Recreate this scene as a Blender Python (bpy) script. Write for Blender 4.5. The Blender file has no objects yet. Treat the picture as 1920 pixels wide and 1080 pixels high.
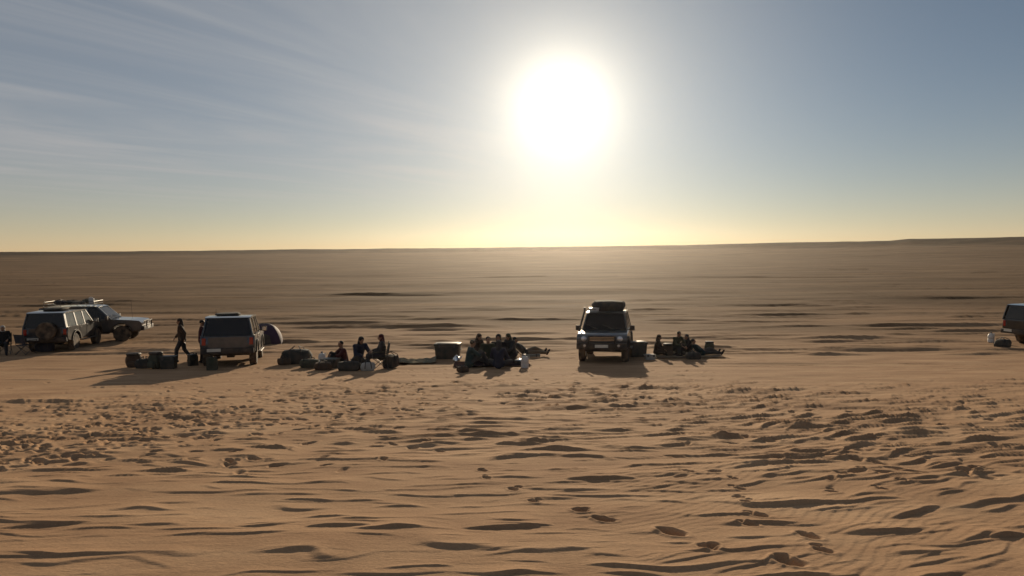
import bpy, bmesh, math, random
import numpy as np
from mathutils import Vector, Matrix, Euler

# ------------------------------------------------------------------ camera, sky, sun, exposure
R = math.radians
SC = bpy.context.scene
COL = SC.collection
F_PX = 1300.0                       # focal length in pixels of a 1920 wide frame
CAM_Z = 4.65
cam_data = bpy.data.cameras.new("camera")
cam_data.sensor_width = 36.0
cam_data.lens = F_PX / 1920.0 * 36.0
cam_data.clip_start = 0.1
cam_data.clip_end = 30000.0
cam = bpy.data.objects.new("camera", cam_data)
COL.objects.link(cam)
CAM_ROT = Matrix.Rotation(R(90 - 3.17), 3, 'X') @ Matrix.Rotation(R(-0.45), 3, 'Z')
cam.location = (0, 0, CAM_Z)
cam.rotation_euler = CAM_ROT.to_euler()
SC.camera = cam

def ray(px, py):
    d = CAM_ROT @ Vector(((px - 960) / F_PX, -(py - 540) / F_PX, -1.0))
    return d.normalized()

SUN_DIR = ray(1055, 198)            # towards the sun
SUN_EL = math.asin(SUN_DIR.z)
SUN_AZ = math.atan2(SUN_DIR.x, SUN_DIR.y)

world = bpy.data.worlds.new("World")
SC.world = world
world.use_nodes = True
wn = world.node_tree; wn.nodes.clear()
def wnode(t, **kw):
    n = wn.nodes.new(t)
    for k, v in kw.items(): setattr(n, k, v)
    return n
def wlink(a, b): wn.links.new(a, b)
def wmath(op, a, b=None, clamp=False):
    n = wnode('ShaderNodeMath', operation=op, use_clamp=clamp)
    for i, v in enumerate((a, b)):
        if v is None: continue
        if isinstance(v, (int, float)): n.inputs[i].default_value = v
        else: wlink(v, n.inputs[i])
    return n.outputs[0]
sky = wnode('ShaderNodeTexSky', sky_type='NISHITA', sun_disc=False)
sky.sun_elevation = SUN_EL
sky.sun_rotation = SUN_AZ
sky.altitude = 300
sky.air_density = 0.9
sky.dust_density = 0.03
sky.ozone_density = 2.4
geo = wnode('ShaderNodeTexCoord')
vec = geo.outputs['Generated']
sep = wnode('ShaderNodeSeparateXYZ'); wlink(vec, sep.inputs[0])
zc = wmath('MAXIMUM', sep.outputs['Z'], 0.03)
# aureole of the low sun, seen through dusty air
dot = wnode('ShaderNodeVectorMath', operation='DOT_PRODUCT'); wlink(vec, dot.inputs[0]); dot.inputs[1].default_value = SUN_DIR
cosang = wmath('MINIMUM', dot.outputs['Value'], 0.9999995)
ang = wmath('MULTIPLY', wmath('ARCCOSINE', cosang), 180 / math.pi)         # degrees from the sun
halo1 = wmath('MULTIPLY', wmath('POWER', 2.71828, wmath('MULTIPLY', ang, -0.36)), 42.0)
halo2 = wmath('MULTIPLY', wmath('POWER', 2.71828, wmath('MULTIPLY', wmath('MULTIPLY', ang, ang), -1 / 17.0 ** 2)), 6.0)
halo = wmath('ADD', halo1, halo2)
halo_col = wnode('ShaderNodeMix', data_type='RGBA', blend_type='MULTIPLY'); halo_col.inputs[0].default_value = 1
wlink(halo, halo_col.inputs['A']); halo_col.inputs['B'].default_value = (1.0, 0.88, 0.66, 1)
# thin cirrus streaks on a high plane
pl = wnode('ShaderNodeCombineXYZ')
wlink(wmath('DIVIDE', sep.outputs['X'], zc), pl.inputs[0]); wlink(wmath('DIVIDE', sep.outputs['Y'], zc), pl.inputs[1])
mp0 = wnode('ShaderNodeMapping'); wlink(pl.outputs[0], mp0.inputs['Vector']); mp0.inputs['Rotation'].default_value = (0, 0, R(-57))
mp = wnode('ShaderNodeMapping'); wlink(mp0.outputs[0], mp.inputs['Vector']); mp.inputs['Scale'].default_value = (0.24, 0.85, 1)
n1 = wnode('ShaderNodeTexNoise'); wlink(mp.outputs[0], n1.inputs['Vector'])
n1.inputs['Scale'].default_value = 1.0; n1.inputs['Detail'].default_value = 6; n1.inputs['Roughness'].default_value = 0.58; n1.inputs['Distortion'].default_value = 1.1
n2 = wnode('ShaderNodeTexNoise'); wlink(pl.outputs[0], n2.inputs['Vector'])
n2.inputs['Scale'].default_value = 0.16; n2.inputs['Detail'].default_value = 2
cl = wnode('ShaderNodeMapRange', interpolation_type='SMOOTHSTEP'); wlink(n1.outputs['Fac'], cl.inputs['Value'])
cl.inputs['From Min'].default_value = 0.36; cl.inputs['From Max'].default_value = 0.80
# cirrus lies on the left of the sun, clear to the right
side = wnode('ShaderNodeMapRange', interpolation_type='SMOOTHSTEP'); wlink(sep.outputs['X'], side.inputs['Value'])
side.inputs['From Min'].default_value = 0.22; side.inputs['From Max'].default_value = -0.28
low = wnode('ShaderNodeMapRange', interpolation_type='SMOOTHSTEP'); wlink(sep.outputs['Z'], low.inputs['Value'])
low.inputs['From Min'].default_value = 0.03; low.inputs['From Max'].default_value = 0.12
cov = wmath('ADD', wmath('MULTIPLY', cl.outputs[0], 0.40), 0.20)
cfac = wmath('MULTIPLY', wmath('MULTIPLY', cov, side.outputs[0]), low.outputs[0])
base = wnode('ShaderNodeMix', data_type='RGBA', blend_type='MULTIPLY'); base.inputs[0].default_value = 1
wlink(sky.outputs[0], base.inputs['A']); base.inputs['B'].default_value = (0.97, 1.01, 0.97, 1)
cmix = wnode('ShaderNodeMix', data_type='RGBA'); wlink(cfac, cmix.inputs[0]); wlink(base.outputs['Result'], cmix.inputs['A'])
cmix.inputs['B'].default_value = (9.2, 9.2, 9.2, 1)
add = wnode('ShaderNodeMix', data_type='RGBA', blend_type='ADD'); add.inputs[0].default_value = 1
# dust hanging low along the whole horizon
el = wmath('MULTIPLY', wmath('ARCSINE', sep.outputs['Z']), 180 / math.pi)
band = wmath('POWER', 2.71828, wmath('MULTIPLY', wmath('MAXIMUM', el, 0.0), -1 / 5.5))
bandc = wnode('ShaderNodeMix', data_type='RGBA', blend_type='MULTIPLY'); bandc.inputs[0].default_value = 1
wlink(band, bandc.inputs['A']); bandc.inputs['B'].default_value = (5.2, 2.0, 0.7, 1)
add0 = wnode('ShaderNodeMix', data_type='RGBA', blend_type='ADD'); add0.inputs[0].default_value = 1
wlink(cmix.outputs['Result'], add0.inputs['A']); wlink(bandc.outputs['Result'], add0.inputs['B'])
veil = wnode('ShaderNodeMix', data_type='RGBA'); veil.inputs[0].default_value = 0.13
wlink(add0.outputs['Result'], veil.inputs['A']); veil.inputs['B'].default_value = (7.6, 7.2, 6.6, 1)
wlink(veil.outputs['Result'], add.inputs['A']); wlink(halo_col.outputs['Result'], add.inputs['B'])
bg = wnode('ShaderNodeBackground'); wlink(add.outputs['Result'], bg.inputs['Color']); bg.inputs['Strength'].default_value = 0.05
wo = wnode('ShaderNodeOutputWorld'); wlink(bg.outputs[0], wo.inputs['Surface'])

sun_data = bpy.data.lights.new("sun", 'SUN')
sun_data.energy = 5.0
sun_data.angle = R(0.6)
sun_data.color = (1.0, 0.80, 0.56)
sun = bpy.data.objects.new("sun", sun_data); COL.objects.link(sun)
sun.rotation_euler = SUN_DIR.to_track_quat('Z', 'Y').to_euler()

SC.view_settings.view_transform = 'Standard'
SC.view_settings.look = 'None'
SC.view_settings.gamma = 1.0
SC.view_settings.exposure = 0.0
SC.render.engine = 'CYCLES'
SC.cycles.use_denoising = True
SC.cycles.max_bounces = 6
SC.cycles.volume_bounces = 1
SC.cycles.filter_width = 1.5

# ------------------------------------------------------------------ helpers
rng = random.Random(7)
nrng = np.random.default_rng(11)
_perm = nrng.permutation(256); _perm = np.concatenate([_perm, _perm, _perm])
_ga = nrng.random(256) * 2 * np.pi
_gx, _gy = np.cos(_ga), np.sin(_ga)
def noise(x, y, seed=0):
    """gradient noise, about -0.7..0.7"""
    x = np.asarray(x, float) + seed * 17.31; y = np.asarray(y, float) + seed * 9.77
    xi = np.floor(x).astype(np.int64); yi = np.floor(y).astype(np.int64)
    xf = x - xi; yf = y - yi
    u = xf * xf * xf * (xf * (xf * 6 - 15) + 10); v = yf * yf * yf * (yf * (yf * 6 - 15) + 10)
    def g(ix, iy, dx, dy):
        h = _perm[_perm[ix & 255] + (iy & 255)]
        return _gx[h] * dx + _gy[h] * dy
    a = g(xi, yi, xf, yf); b = g(xi + 1, yi, xf - 1, yf)
    c = g(xi, yi + 1, xf, yf - 1); d = g(xi + 1, yi + 1, xf - 1, yf - 1)
    return (a + u * (b - a)) * (1 - v) + (c + u * (d - c)) * v
def sstep(a, b, x):
    t = np.clip((x - a) / (b - a), 0, 1); return t * t * (3 - 2 * t)

def macro(x, y):
    """large form of the desert: the dune slope under the camera, the plain, the far ridges"""
    x = np.asarray(x, float); y = np.asarray(y, float)
    knee = 28.0; s = 4.0; slope = 0.105
    q = (knee - y) / s
    z = slope * s * np.where(q > 30, q, np.log1p(np.exp(np.clip(q, -40, 30))))
    d = np.hypot(x, y)
    far = sstep(32, 70, y)
    z = z + far * (0.30 * noise(x / 34, y / 13, 1) + 0.12 * noise(x / 12, y / 4.5, 2))
    z = z + sstep(80, 260, d) * (0.45 * noise(x / 110, y / 45, 3))
    # far low ridges, higher on the right
    az = x / np.maximum(d, 1e-3)
    hr = 5.45 + 1.3 * sstep(-0.55, 0.15, az) + 2.9 * sstep(0.10, 0.62, az) + 1.0 * sstep(0.475, 0.50, az) + 0.5 * noise(az * 9, 0.3, 4) + 0.22 * noise(az * 45, 0.7, 5)
    prof = 0.45 * sstep(260, 470, d) + 0.55 * sstep(500, 575, d)
    z = z + np.where(y > 0, hr * prof, 0)
    return z

def slope_z(y):
    q = (28.0 - y) / 4.0
    return 0.42 * (q if q > 30 else math.log1p(math.exp(max(q, -40))))
def ground_hit(px, py):
    d = ray(px, py); t = 1.5
    p = Vector((0, 0, CAM_Z))
    last = t
    while t < 3000:
        q = p + d * t
        if q.z < slope_z(q.y): break
        last = t; t *= 1.05
    lo, hi = last, t
    for _ in range(24):
        m = (lo + hi) / 2; q = p + d * m
        if q.z < slope_z(q.y): hi = m
        else: lo = m
    q = p + d * hi
    return q.x, q.y

# ------------------------------------------------------------------ the sand
def build_ground():
    # rows by distance (finer close to the viewer), columns by bearing (finer ahead)
    rr = np.exp(np.linspace(math.log(3.4), math.log(400), 4000))
    zz = macro(np.zeros_like(rr), rr)
    dep = np.arctan2(CAM_Z - zz, rr)
    dep = np.minimum.accumulate(dep)
    a = np.linspace(dep[0], dep[-1], 880)
    r1 = np.interp(-a, -dep, rr)
    r0 = np.concatenate([[0.3, 0.8, 1.3, 1.7], np.linspace(2.0, 3.38, 40)])
    r2 = np.exp(np.linspace(math.log(405), math.log(720), 90))
    rad = np.concatenate([r0, r1, r2])
    th = np.concatenate([np.linspace(-180, -46, 28)[:-1], np.linspace(-46, 46, 1110), np.linspace(46, 180, 28)[1:]])
    th = np.radians(th)
    A, B = np.meshgrid(rad, th, indexing='ij')
    X = A * np.sin(B); Y = A * np.cos(B)
    Z = macro(X, Y)
    nearf = 1 - sstep(17, 30, Y)
    midf = 1 - sstep(40, 110, A)
    # wind-carved relief: stretched across the wind, sharp towards the viewer
    W = 0.30 * noise(X / 1.6, Y / 0.8, 6) + 0.10 * noise(X / 0.5, Y / 0.3, 7)
    T = Y - 0.16 * X * sstep(0.5, 6, X) + W
    Z += 0.030 * noise(X / 3.2, T / 1.0, 8) * midf
    st = noise(X / 1.25, T / 0.22, 9) + 0.5 * noise(X / 0.7, T / 0.11, 10)
    Z += (0.006 + 0.004 * sstep(-1, 5, X)) * (np.abs(st) * -1.0 + 0.3 * st) * midf * (0.35 + 0.9 * sstep(-0.2, 0.35, noise(X / 3, Y / 2.2, 12)))
    # fine ripples
    ph = 2 * np.pi * (Y - 0.62 * X * sstep(0.0, 3.5, X) - 0.12 * X + 0.22 * noise(X / 1.1, Y / 0.7, 13) + 0.05 * noise(X / .3, Y / .2, 14)) / 0.135
    rip = 0.5 + 0.5 * np.sin(ph + 0.6 * np.sin(ph))
    mask = sstep(-0.25, 0.3, noise(X / 1.8, Y / 1.3, 15)) * (1 - sstep(7, 13, A)) * (0.35 + 0.65 * sstep(-1.5, 1.5, X))
    Z += 0.0042 * rip * mask
    # rows of small wind ledges: a sharp step towards the viewer, a long fall behind, broken along the crest
    def ledges(lam, H, seed, warp, seglen, bias, sharp):
        ph = T / lam + warp * noise(X / 2.4, Y / 1.3, seed) + 0.30 * warp * noise(X / 0.55, Y / 0.5, seed + 1) - 0.10 * X / lam * sstep(2, 6, X)
        k = np.floor(ph); fr = ph - k
        amp = np.clip(noise(X / seglen + 31.7 * k, k * 7.73 + 0.31, seed + 2) * 2.3 + bias, 0, 1)
        drift = 0.42 + 0.58 * sstep(-0.25, 0.25, noise(X / 4.0, Y / 2.4, seed + 3))
        amp = amp * drift * (0.72 + 0.28 * sstep(-0.22, 0.12, X / np.maximum(A, 1.0))) * (1 - sstep(17, 23, A))
        return H * (0.20 + 0.70 * np.clip(A / 7.0, 0.6, 2.0)) * amp * sstep(0, sharp, fr) * np.exp(-3.0 * fr)
    Z += ledges(0.42, 0.060, 30, 1.0, 0.70, 0.26, 0.10)
    Z += ledges(0.80, 0.042, 50, 0.9, 1.4, 0.06, 0.09) * sstep(7, 11, A)
    Z += ledges(0.25, 0.045, 40, 1.1, 0.50, 0.24, 0.13)

    def window(cx, cy, rx):
        d = math.hypot(cx, cy); b = math.atan2(cx, cy); da = min(rx / max(d, 0.5), 1.5)
        i0, i1 = np.searchsorted(rad, max(d - rx, 0)), np.searchsorted(rad, d + rx)
        j0, j1 = np.searchsorted(th, b - da), np.searchsorted(th, b + da)
        return slice(i0, i1), slice(j0, j1)
    def scarp(cx, cy, a, H, tilt, back, front, wob):
        s = window(cx, cy, a + back * 2.5)
        x = X[s] - cx; y = Y[s] - cy
        if x.size == 0: return
        c, sn = math.cos(tilt), math.sin(tilt)
        u = x * c + y * sn; v = -x * sn + y * c
        v = v - wob * a * np.sin(u / a * 2.3 + cx * 7) - wob * 0.4 * a * np.sin(u / a * 6.1 + cy * 5)
        env = np.clip(1 - (u / a) ** 2, 0, 1) ** 0.8
        f = front
        prof = np.where(v > 0, np.exp(-np.clip(v, 0, None) / back), np.clip(1 + v / f, 0, 1)) - 0.30 * np.where(v < -f, np.exp(np.clip(v + f, -50, 0) / (back * 0.6)), np.clip(-v / f, 0, 1)) * (v < 0)
        Z[s] += H * env * prof
    def dent(cx, cy, L, Wd, D, ang):
        s = window(cx, cy, L * 1.6)
        x = X[s] - cx; y = Y[s] - cy
        if x.size == 0: return
        c, sn = math.cos(ang), math.sin(ang)
        u = (x * c + y * sn) / Wd; v = (-x * sn + y * c) / L
        q = u * u + v * v
        Z[s] += D * (-np.exp(-q ** 2 * 2.2) + 0.16 * np.exp(-((np.sqrt(q) - 1.3) / 0.35) ** 2))
    g = random.Random(5)
    # carved ledges on the dune slope, more of them on the right
    n = 0
    while n < 700:
        y = 3.2 + 17.5 * g.random() ** 1.1; x = (g.random() * 2 - 1) * (y * 0.86 + 2)
        az = x / y
        keep = 0.22 + 0.78 * max(0.0, min(1.0, (az + 0.30) / 0.5))
        if y < 7.0 and az < -0.05: keep *= 0.45
        if y > 15: keep *= max(0.1, (21 - y) / 6)
        # ledges come in drifts with calm sand between
        keep *= 0.25 + 0.75 * min(1.0, max(0.0, 0.5 + 2.2 * float(noise(x / 3.1, y / 1.7, 23))))
        if g.random() > keep: continue
        n += 1
        big = g.random() ** 3.0
        f = (y / 7.0) ** 0.75
        a = (0.10 + 0.50 * big) * f; H = (0.0055 + 0.0165 * big) * f * g.uniform(0.6, 1.2) * (0.7 if y < 7.5 else 1.0)
        scarp(x, y, a, H, g.gauss(0.06 + (0.30 if az > 0.15 and y < 7.5 else 0.0), 0.13), (0.06 + 0.26 * big * g.uniform(.6, 1.3)) * f, 0.012 + 0.25 * H, g.uniform(0.02, 0.09))
    # named ledges where the big dark undercuts show
    for (px0, px1, py, dy, H) in [(1065, 1190, 900, 0, .06), (1660, 1775, 815, 0, .07), (1480, 1560, 848, 0, .07), (1395, 1610, 948, -4, .055), (1670, 1760, 972, -22, .05),
                                  (575, 690, 988, -3, .04), (875, 1030, 990, -6, .045), (790, 865, 832, 0, .06), (1240, 1330, 826, 0, .045), (1430, 1600, 802, 0, .045), (1110, 1180, 808, 0, .04),
                                  (1855, 1920, 1010, -8, .06), (1370, 1540, 860, -5, .05), (0, 170, 992, -14, .035), (600, 760, 862, 0, .03), (1860, 1920, 838, -4, .06), (1780, 1850, 882, 0, .05),
                                  (1700, 1790, 770, -4, .05), (940, 1060, 858, -4, .05), (860, 960, 795, 0, .035), (1720, 1830, 760, -3, .05)]:
        x0, y0 = ground_hit(px0, py); x1, y1 = ground_hit(px1, py + dy)
        scarp((x0 + x1) / 2, (y0 + y1) / 2, math.hypot(x1 - x0, y1 - y0) / 2 * 1.12, H * 0.55, math.atan2(y1 - y0, x1 - x0), 0.26, 0.02, 0.03)
    # long low swells on the plain behind the camp
    for (px0, px1, py, H) in [(580, 860, 552, .42), (1330, 1570, 573, .26), (480, 760, 606, .28), (700, 960, 612, .26), (250, 420, 632, .20), (1200, 1350, 600, .2), (1000, 1330, 545, .25), (330, 560, 538, .35),
                              (0, 330, 566, .30), (0, 250, 603, .25), (560, 1100, 580, .2), (1580, 1920, 610, .25), (1400, 1750, 636, .20), (1600, 1920, 560, .4), (1370, 1560, 590, .2), (60, 600, 520, .5), (1100, 1800, 520, .5),
                              (1180, 1640, 682, .10), (1330, 1920, 655, .20), (1500, 1990, 640, .2), (520, 640, 690, .08), (0, 180, 692, .08), (0, 120, 712, .08)]:
        x0, y0 = ground_hit(px0, py); x1, y1 = ground_hit(px1, py)
        w = math.hypot(x1 - x0, y1 - y0) / 2
        scarp((x0 + x1) / 2, (y0 + y1) / 2, w, H * 0.36, math.atan2(y1 - y0, x1 - x0), 5 * H + .8, 2.2 * H, 0.02)
    for _ in range(520):
        py = 500 + 165 * g.random(); px = g.uniform(-200, 2120)
        x, y = ground_hit(px, py)
        k = g.random()
        a = y * g.uniform(0.02, 0.10); H = g.uniform(0.03, 0.085) * (y / 40) ** 0.5
        scarp(x, y, a, H, g.gauss(0, 0.05), 5 * H + .3, 3.0 * H, 0.03)
    # a walker's trail coming up the slope, and smaller ones
    trail = [(800, 828, .09), (826, 846, .09), (905, 884, .085), (912, 898, .07), (962, 917, .085), (1000, 938, .08), (1088, 956, .11), (1135, 974, .11), (1262, 999, .14), (1328, 1028, .11), (1482, 1056, .13), (1375, 900, .08), (1388, 918, .08), (1385, 934, .08), (1398, 944, .07), (1425, 968, .10), (1408, 984, .08), (1545, 1035, .09), (1520, 1008, .11), (1640, 865, .09), (1655, 890, .08), (1690, 905, .08), (1615, 880, .08), (1655, 920, .08), (1600, 850, .1), (1560, 925, .08)]
    for (px, py, w) in trail:
        x, y = ground_hit(px, py)
        an = g.uniform(0.5, 1.1)
        dent(x, y, 0.082 * w / .1, 0.052 * w / .1, 0.050 * w / .1, an)
        dent(x + g.uniform(-.07, .07), y + g.uniform(.05, .12), 0.05 * w / .1, 0.045 * w / .1, 0.035 * w / .1, an)
    # trampled sand in front of the camp
    def tramp(n, x0, x1, y0, y1, keepf):
        k = 0
        while k < n:
            px, py = g.uniform(x0, x1), g.uniform(y0, y1)
            if g.random() > keepf(px, py): continue
            k += 1
            x, y = ground_hit(px, py)
            dent(x, y, g.uniform(.07, .17), g.uniform(.04, .08), g.uniform(.016, .055), g.uniform(-1.4, 1.4))
    tramp(760, -60, 800, 715, 885, lambda x, y: max(0.06, 1 - abs((y - (832 - x * 0.13)) / 66)))
    tramp(420, 250, 1350, 690, 790, lambda x, y: max(0.1, 1 - abs(y - 715) / 70))
    tramp(110, 1250, 1900, 700, 900, lambda x, y: 0.5)
    # wheel tracks along the camp
    def track(pts, half):
        pts = [ground_hit(*p) for p in pts]
        for (xa, ya), (xb, yb) in zip(pts[:-1], pts[1:]):
            L = math.hypot(xb - xa, yb - ya); k = int(L / 0.22) + 1
            nx, ny = -(yb - ya) / L, (xb - xa) / L
            for i in range(k):
                t = i / k
                for sgn in (-1, 1):
                    dent(xa + (xb - xa) * t + nx * half * sgn, ya + (yb - ya) * t + ny * half * sgn, 0.20, 0.12, 0.03 * g.uniform(.7, 1.2), math.atan2(yb - ya, xb - xa) - math.pi / 2)
    track([(1195, 684), (1500, 682), (1930, 690)], 0.8)
    track([(735, 690), (1060, 668), (1400, 655), (1930, 640)], 0.8)
    track([(0, 640), (300, 640), (560, 640)], 0.8)
    nR, nC = A.shape
    verts = np.empty((nR * nC + 1, 3), np.float32)
    verts[:-1, 0] = X.ravel(); verts[:-1, 1] = Y.ravel(); verts[:-1, 2] = Z.ravel()
    verts[-1] = (0, 0, float(macro(0, 0)))
    idx = np.arange(nR * nC).reshape(nR, nC)
    q = np.stack([idx[:-1, :-1], idx[1:, :-1], idx[1:, 1:], idx[:-1, 1:]], -1).reshape(-1, 4)[:, ::-1]
    me = bpy.data.meshes.new("sand")
    me.vertices.add(len(verts)); me.vertices.foreach_set("co", verts.ravel())
    nq = len(q)
    tri = np.stack([np.full(nC - 1, nR * nC), idx[0, :-1], idx[0, 1:]], -1)[:, ::-1]
    me.loops.add(nq * 4 + len(tri) * 3)
    me.loops.foreach_set("vertex_index", np.concatenate([q.ravel(), tri.ravel()]).astype(np.int32))
    me.polygons.add(nq + len(tri))
    ls = np.concatenate([np.arange(nq) * 4, nq * 4 + np.arange(len(tri)) * 3]).astype(np.int32)
    me.polygons.foreach_set("loop_start", ls)
    me.polygons.foreach_set("use_smooth", np.ones(nq + len(tri), bool))
    me.update(calc_edges=True)
    ob = bpy.data.objects.new("sand", me); COL.objects.link(ob)
    ob["kind"] = "structure"; ob["label"] = "rippled orange desert sand running out to low ridges"
    return ob

def nodes_of(m):
    m.use_nodes = True
    nt = m.node_tree
    return nt, nt.nodes.get('Principled BSDF')
def sand_material():
    m = bpy.data.materials.new("sand"); nt, b = nodes_of(m)
    def N(t, **kw):
        n = nt.nodes.new(t)
        for k, v in kw.items(): setattr(n, k, v)
        return n
    L = nt.links.new
    tc = N('ShaderNodeTexCoord')
    def nz(scale, det, rough=.55, stretch=None):
        n = N('ShaderNodeTexNoise'); n.inputs['Scale'].default_value = scale; n.inputs['Detail'].default_value = det; n.inputs['Roughness'].default_value = rough
        if stretch:
            mp = N('ShaderNodeMapping'); mp.inputs['Scale'].default_value = stretch; L(tc.outputs['Object'], mp.inputs['Vector']); L(mp.outputs[0], n.inputs['Vector'])
        else: L(tc.outputs['Object'], n.inputs['Vector'])
        return n.outputs['Fac']
    def ramp(f, *st):
        r = N('ShaderNodeValToRGB'); L(f, r.inputs[0])
        e = r.color_ramp.elements
        while len(e) < len(st): e.new(0.5)
        for q, (p, c) in zip(e, st): q.position = p; q.color = (*c, 1)
        return r.outputs[0]
    c_sand = ramp(nz(0.55, 5, .6, (1, 2.4, 1)), (0.28, (0.33, 0.200, 0.116)), (0.5, (0.42, 0.264, 0.154)), (0.74, (0.52, 0.345, 0.208)))
    grain = ramp(nz(42, 3, .7), (0.3, (0.80, 0.80, 0.80)), (0.7, (1.12, 1.12, 1.12)))
    mul = N('ShaderNodeMix', data_type='RGBA', blend_type='MULTIPLY'); mul.inputs[0].default_value = 0.8; L(c_sand, mul.inputs['A']); L(grain, mul.inputs['B'])
    # plain beyond the dune foot: shade of unbuilt ripples put into a darker colour
    c_plain_shade = ramp(nz(0.12, 6, .62, (0.35, 2.2, 1)), (0.30, (0.078, 0.047, 0.025)), (0.52, (0.142, 0.087, 0.045)), (0.72, (0.245, 0.152, 0.078)))
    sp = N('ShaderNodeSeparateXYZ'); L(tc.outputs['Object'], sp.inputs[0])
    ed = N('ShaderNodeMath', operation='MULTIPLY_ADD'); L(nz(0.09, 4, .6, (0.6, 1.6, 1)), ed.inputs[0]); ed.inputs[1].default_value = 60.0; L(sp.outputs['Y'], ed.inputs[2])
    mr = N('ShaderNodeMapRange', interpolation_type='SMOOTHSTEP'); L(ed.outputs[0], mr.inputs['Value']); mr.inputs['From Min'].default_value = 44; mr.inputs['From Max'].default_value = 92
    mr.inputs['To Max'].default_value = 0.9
    mx = N('ShaderNodeMix', data_type='RGBA'); L(mr.outputs[0], mx.inputs[0]); L(mul.outputs['Result'], mx.inputs['A']); L(c_plain_shade, mx.inputs['B'])
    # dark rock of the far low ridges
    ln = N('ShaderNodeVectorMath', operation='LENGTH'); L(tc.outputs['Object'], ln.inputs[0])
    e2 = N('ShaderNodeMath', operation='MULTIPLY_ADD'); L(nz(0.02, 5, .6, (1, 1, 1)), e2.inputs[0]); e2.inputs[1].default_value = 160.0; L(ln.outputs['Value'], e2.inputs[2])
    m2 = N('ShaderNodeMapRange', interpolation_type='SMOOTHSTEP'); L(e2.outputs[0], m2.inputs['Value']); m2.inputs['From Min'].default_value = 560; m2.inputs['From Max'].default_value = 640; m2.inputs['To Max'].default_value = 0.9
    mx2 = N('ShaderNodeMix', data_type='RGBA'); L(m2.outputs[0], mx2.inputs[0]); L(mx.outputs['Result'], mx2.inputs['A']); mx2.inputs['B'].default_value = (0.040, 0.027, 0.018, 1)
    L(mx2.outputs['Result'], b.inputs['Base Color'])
    b.inputs['Roughness'].default_value = 0.95
    b.inputs['Specular IOR Level'].default_value = 0.03
    bump = N('ShaderNodeBump'); bump.inputs['Strength'].default_value = 0.5; bump.inputs['Distance'].default_value = 0.01
    ad = N('ShaderNodeMath', operation='MULTIPLY_ADD'); L(nz(30, 4, .65, (0.7, 1.3, 1)), ad.inputs[0]); ad.inputs[1].default_value = 1.0; L(nz(9, 3, .5, (0.5, 1.6, 1)), ad.inputs[2])
    L(ad.outputs[0], bump.inputs['Height']); L(bump.outputs[0], b.inputs['Normal'])
    return m
SAND = build_ground()
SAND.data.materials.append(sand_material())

# ------------------------------------------------------------------ materials for the things
def mat(name, col, rough=0.6, metal=0.0, coat=0.0, vary=0.12, scale=6.0, dust=0.0, spec=0.4, bump=0.0, bscale=60.0):
    """plain surface with uneven tone, a dust film on faces that look up, optional fine relief"""
    m = bpy.data.materials.new(name); nt, b = nodes_of(m); L = nt.links.new
    tc = nt.nodes.new('ShaderNodeTexCoord')
    n = nt.nodes.new('ShaderNodeTexNoise'); n.inputs['Scale'].default_value = scale; n.inputs['Detail'].default_value = 5; L(tc.outputs['Object'], n.inputs['Vector'])
    r = nt.nodes.new('ShaderNodeValToRGB'); L(n.outputs['Fac'], r.inputs[0])
    e = r.color_ramp.elements; e[0].position = .3; e[1].position = .7
    e[0].color = (*[c * (1 - vary) for c in col], 1); e[1].color = (*[min(1, c * (1 + vary)) for c in col], 1)
    out = r.outputs[0]
    if dust > 0:
        g = nt.nodes.new('ShaderNodeTexNoise'); g.inputs['Scale'].default_value = 3.5; g.inputs['Detail'].default_value = 6; L(tc.outputs['Object'], g.inputs['Vector'])
        mr = nt.nodes.new('ShaderNodeMapRange'); L(g.outputs['Fac'], mr.inputs['Value']); mr.inputs['From Min'].default_value = .35; mr.inputs['From Max'].default_value = .75; mr.inputs['To Max'].default_value = dust
        mx = nt.nodes.new('ShaderNodeMix'); mx.data_type = 'RGBA'; L(mr.outputs[0], mx.inputs[0]); L(out, mx.inputs['A']); mx.inputs['B'].default_value = (0.40, 0.28, 0.17, 1)
        out = mx.outputs['Result']
        rr = nt.nodes.new('ShaderNodeMapRange'); L(mr.outputs[0], rr.inputs['Value']); rr.inputs['To Min'].default_value = rough; rr.inputs['To Max'].default_value = 0.9
        L(rr.outputs[0], b.inputs['Roughness'])
    else: b.inputs['Roughness'].default_value = rough
    L(out, b.inputs['Base Color'])
    b.inputs['Metallic'].default_value = metal; b.inputs['Coat Weight'].default_value = coat; b.inputs['Coat Roughness'].default_value = 0.08
    b.inputs['Specular IOR Level'].default_value = spec
    if bump > 0:
        n2 = nt.nodes.new('ShaderNodeTexNoise'); n2.inputs['Scale'].default_value = bscale; n2.inputs['Detail'].default_value = 3; L(tc.outputs['Object'], n2.inputs['Vector'])
        bp = nt.nodes.new('ShaderNodeBump'); bp.inputs['Strength'].default_value = bump; bp.inputs['Distance'].default_value = 0.01; L(n2.outputs['Fac'], bp.inputs['Height']); L(bp.outputs[0], b.inputs['Normal'])
    return m
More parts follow.
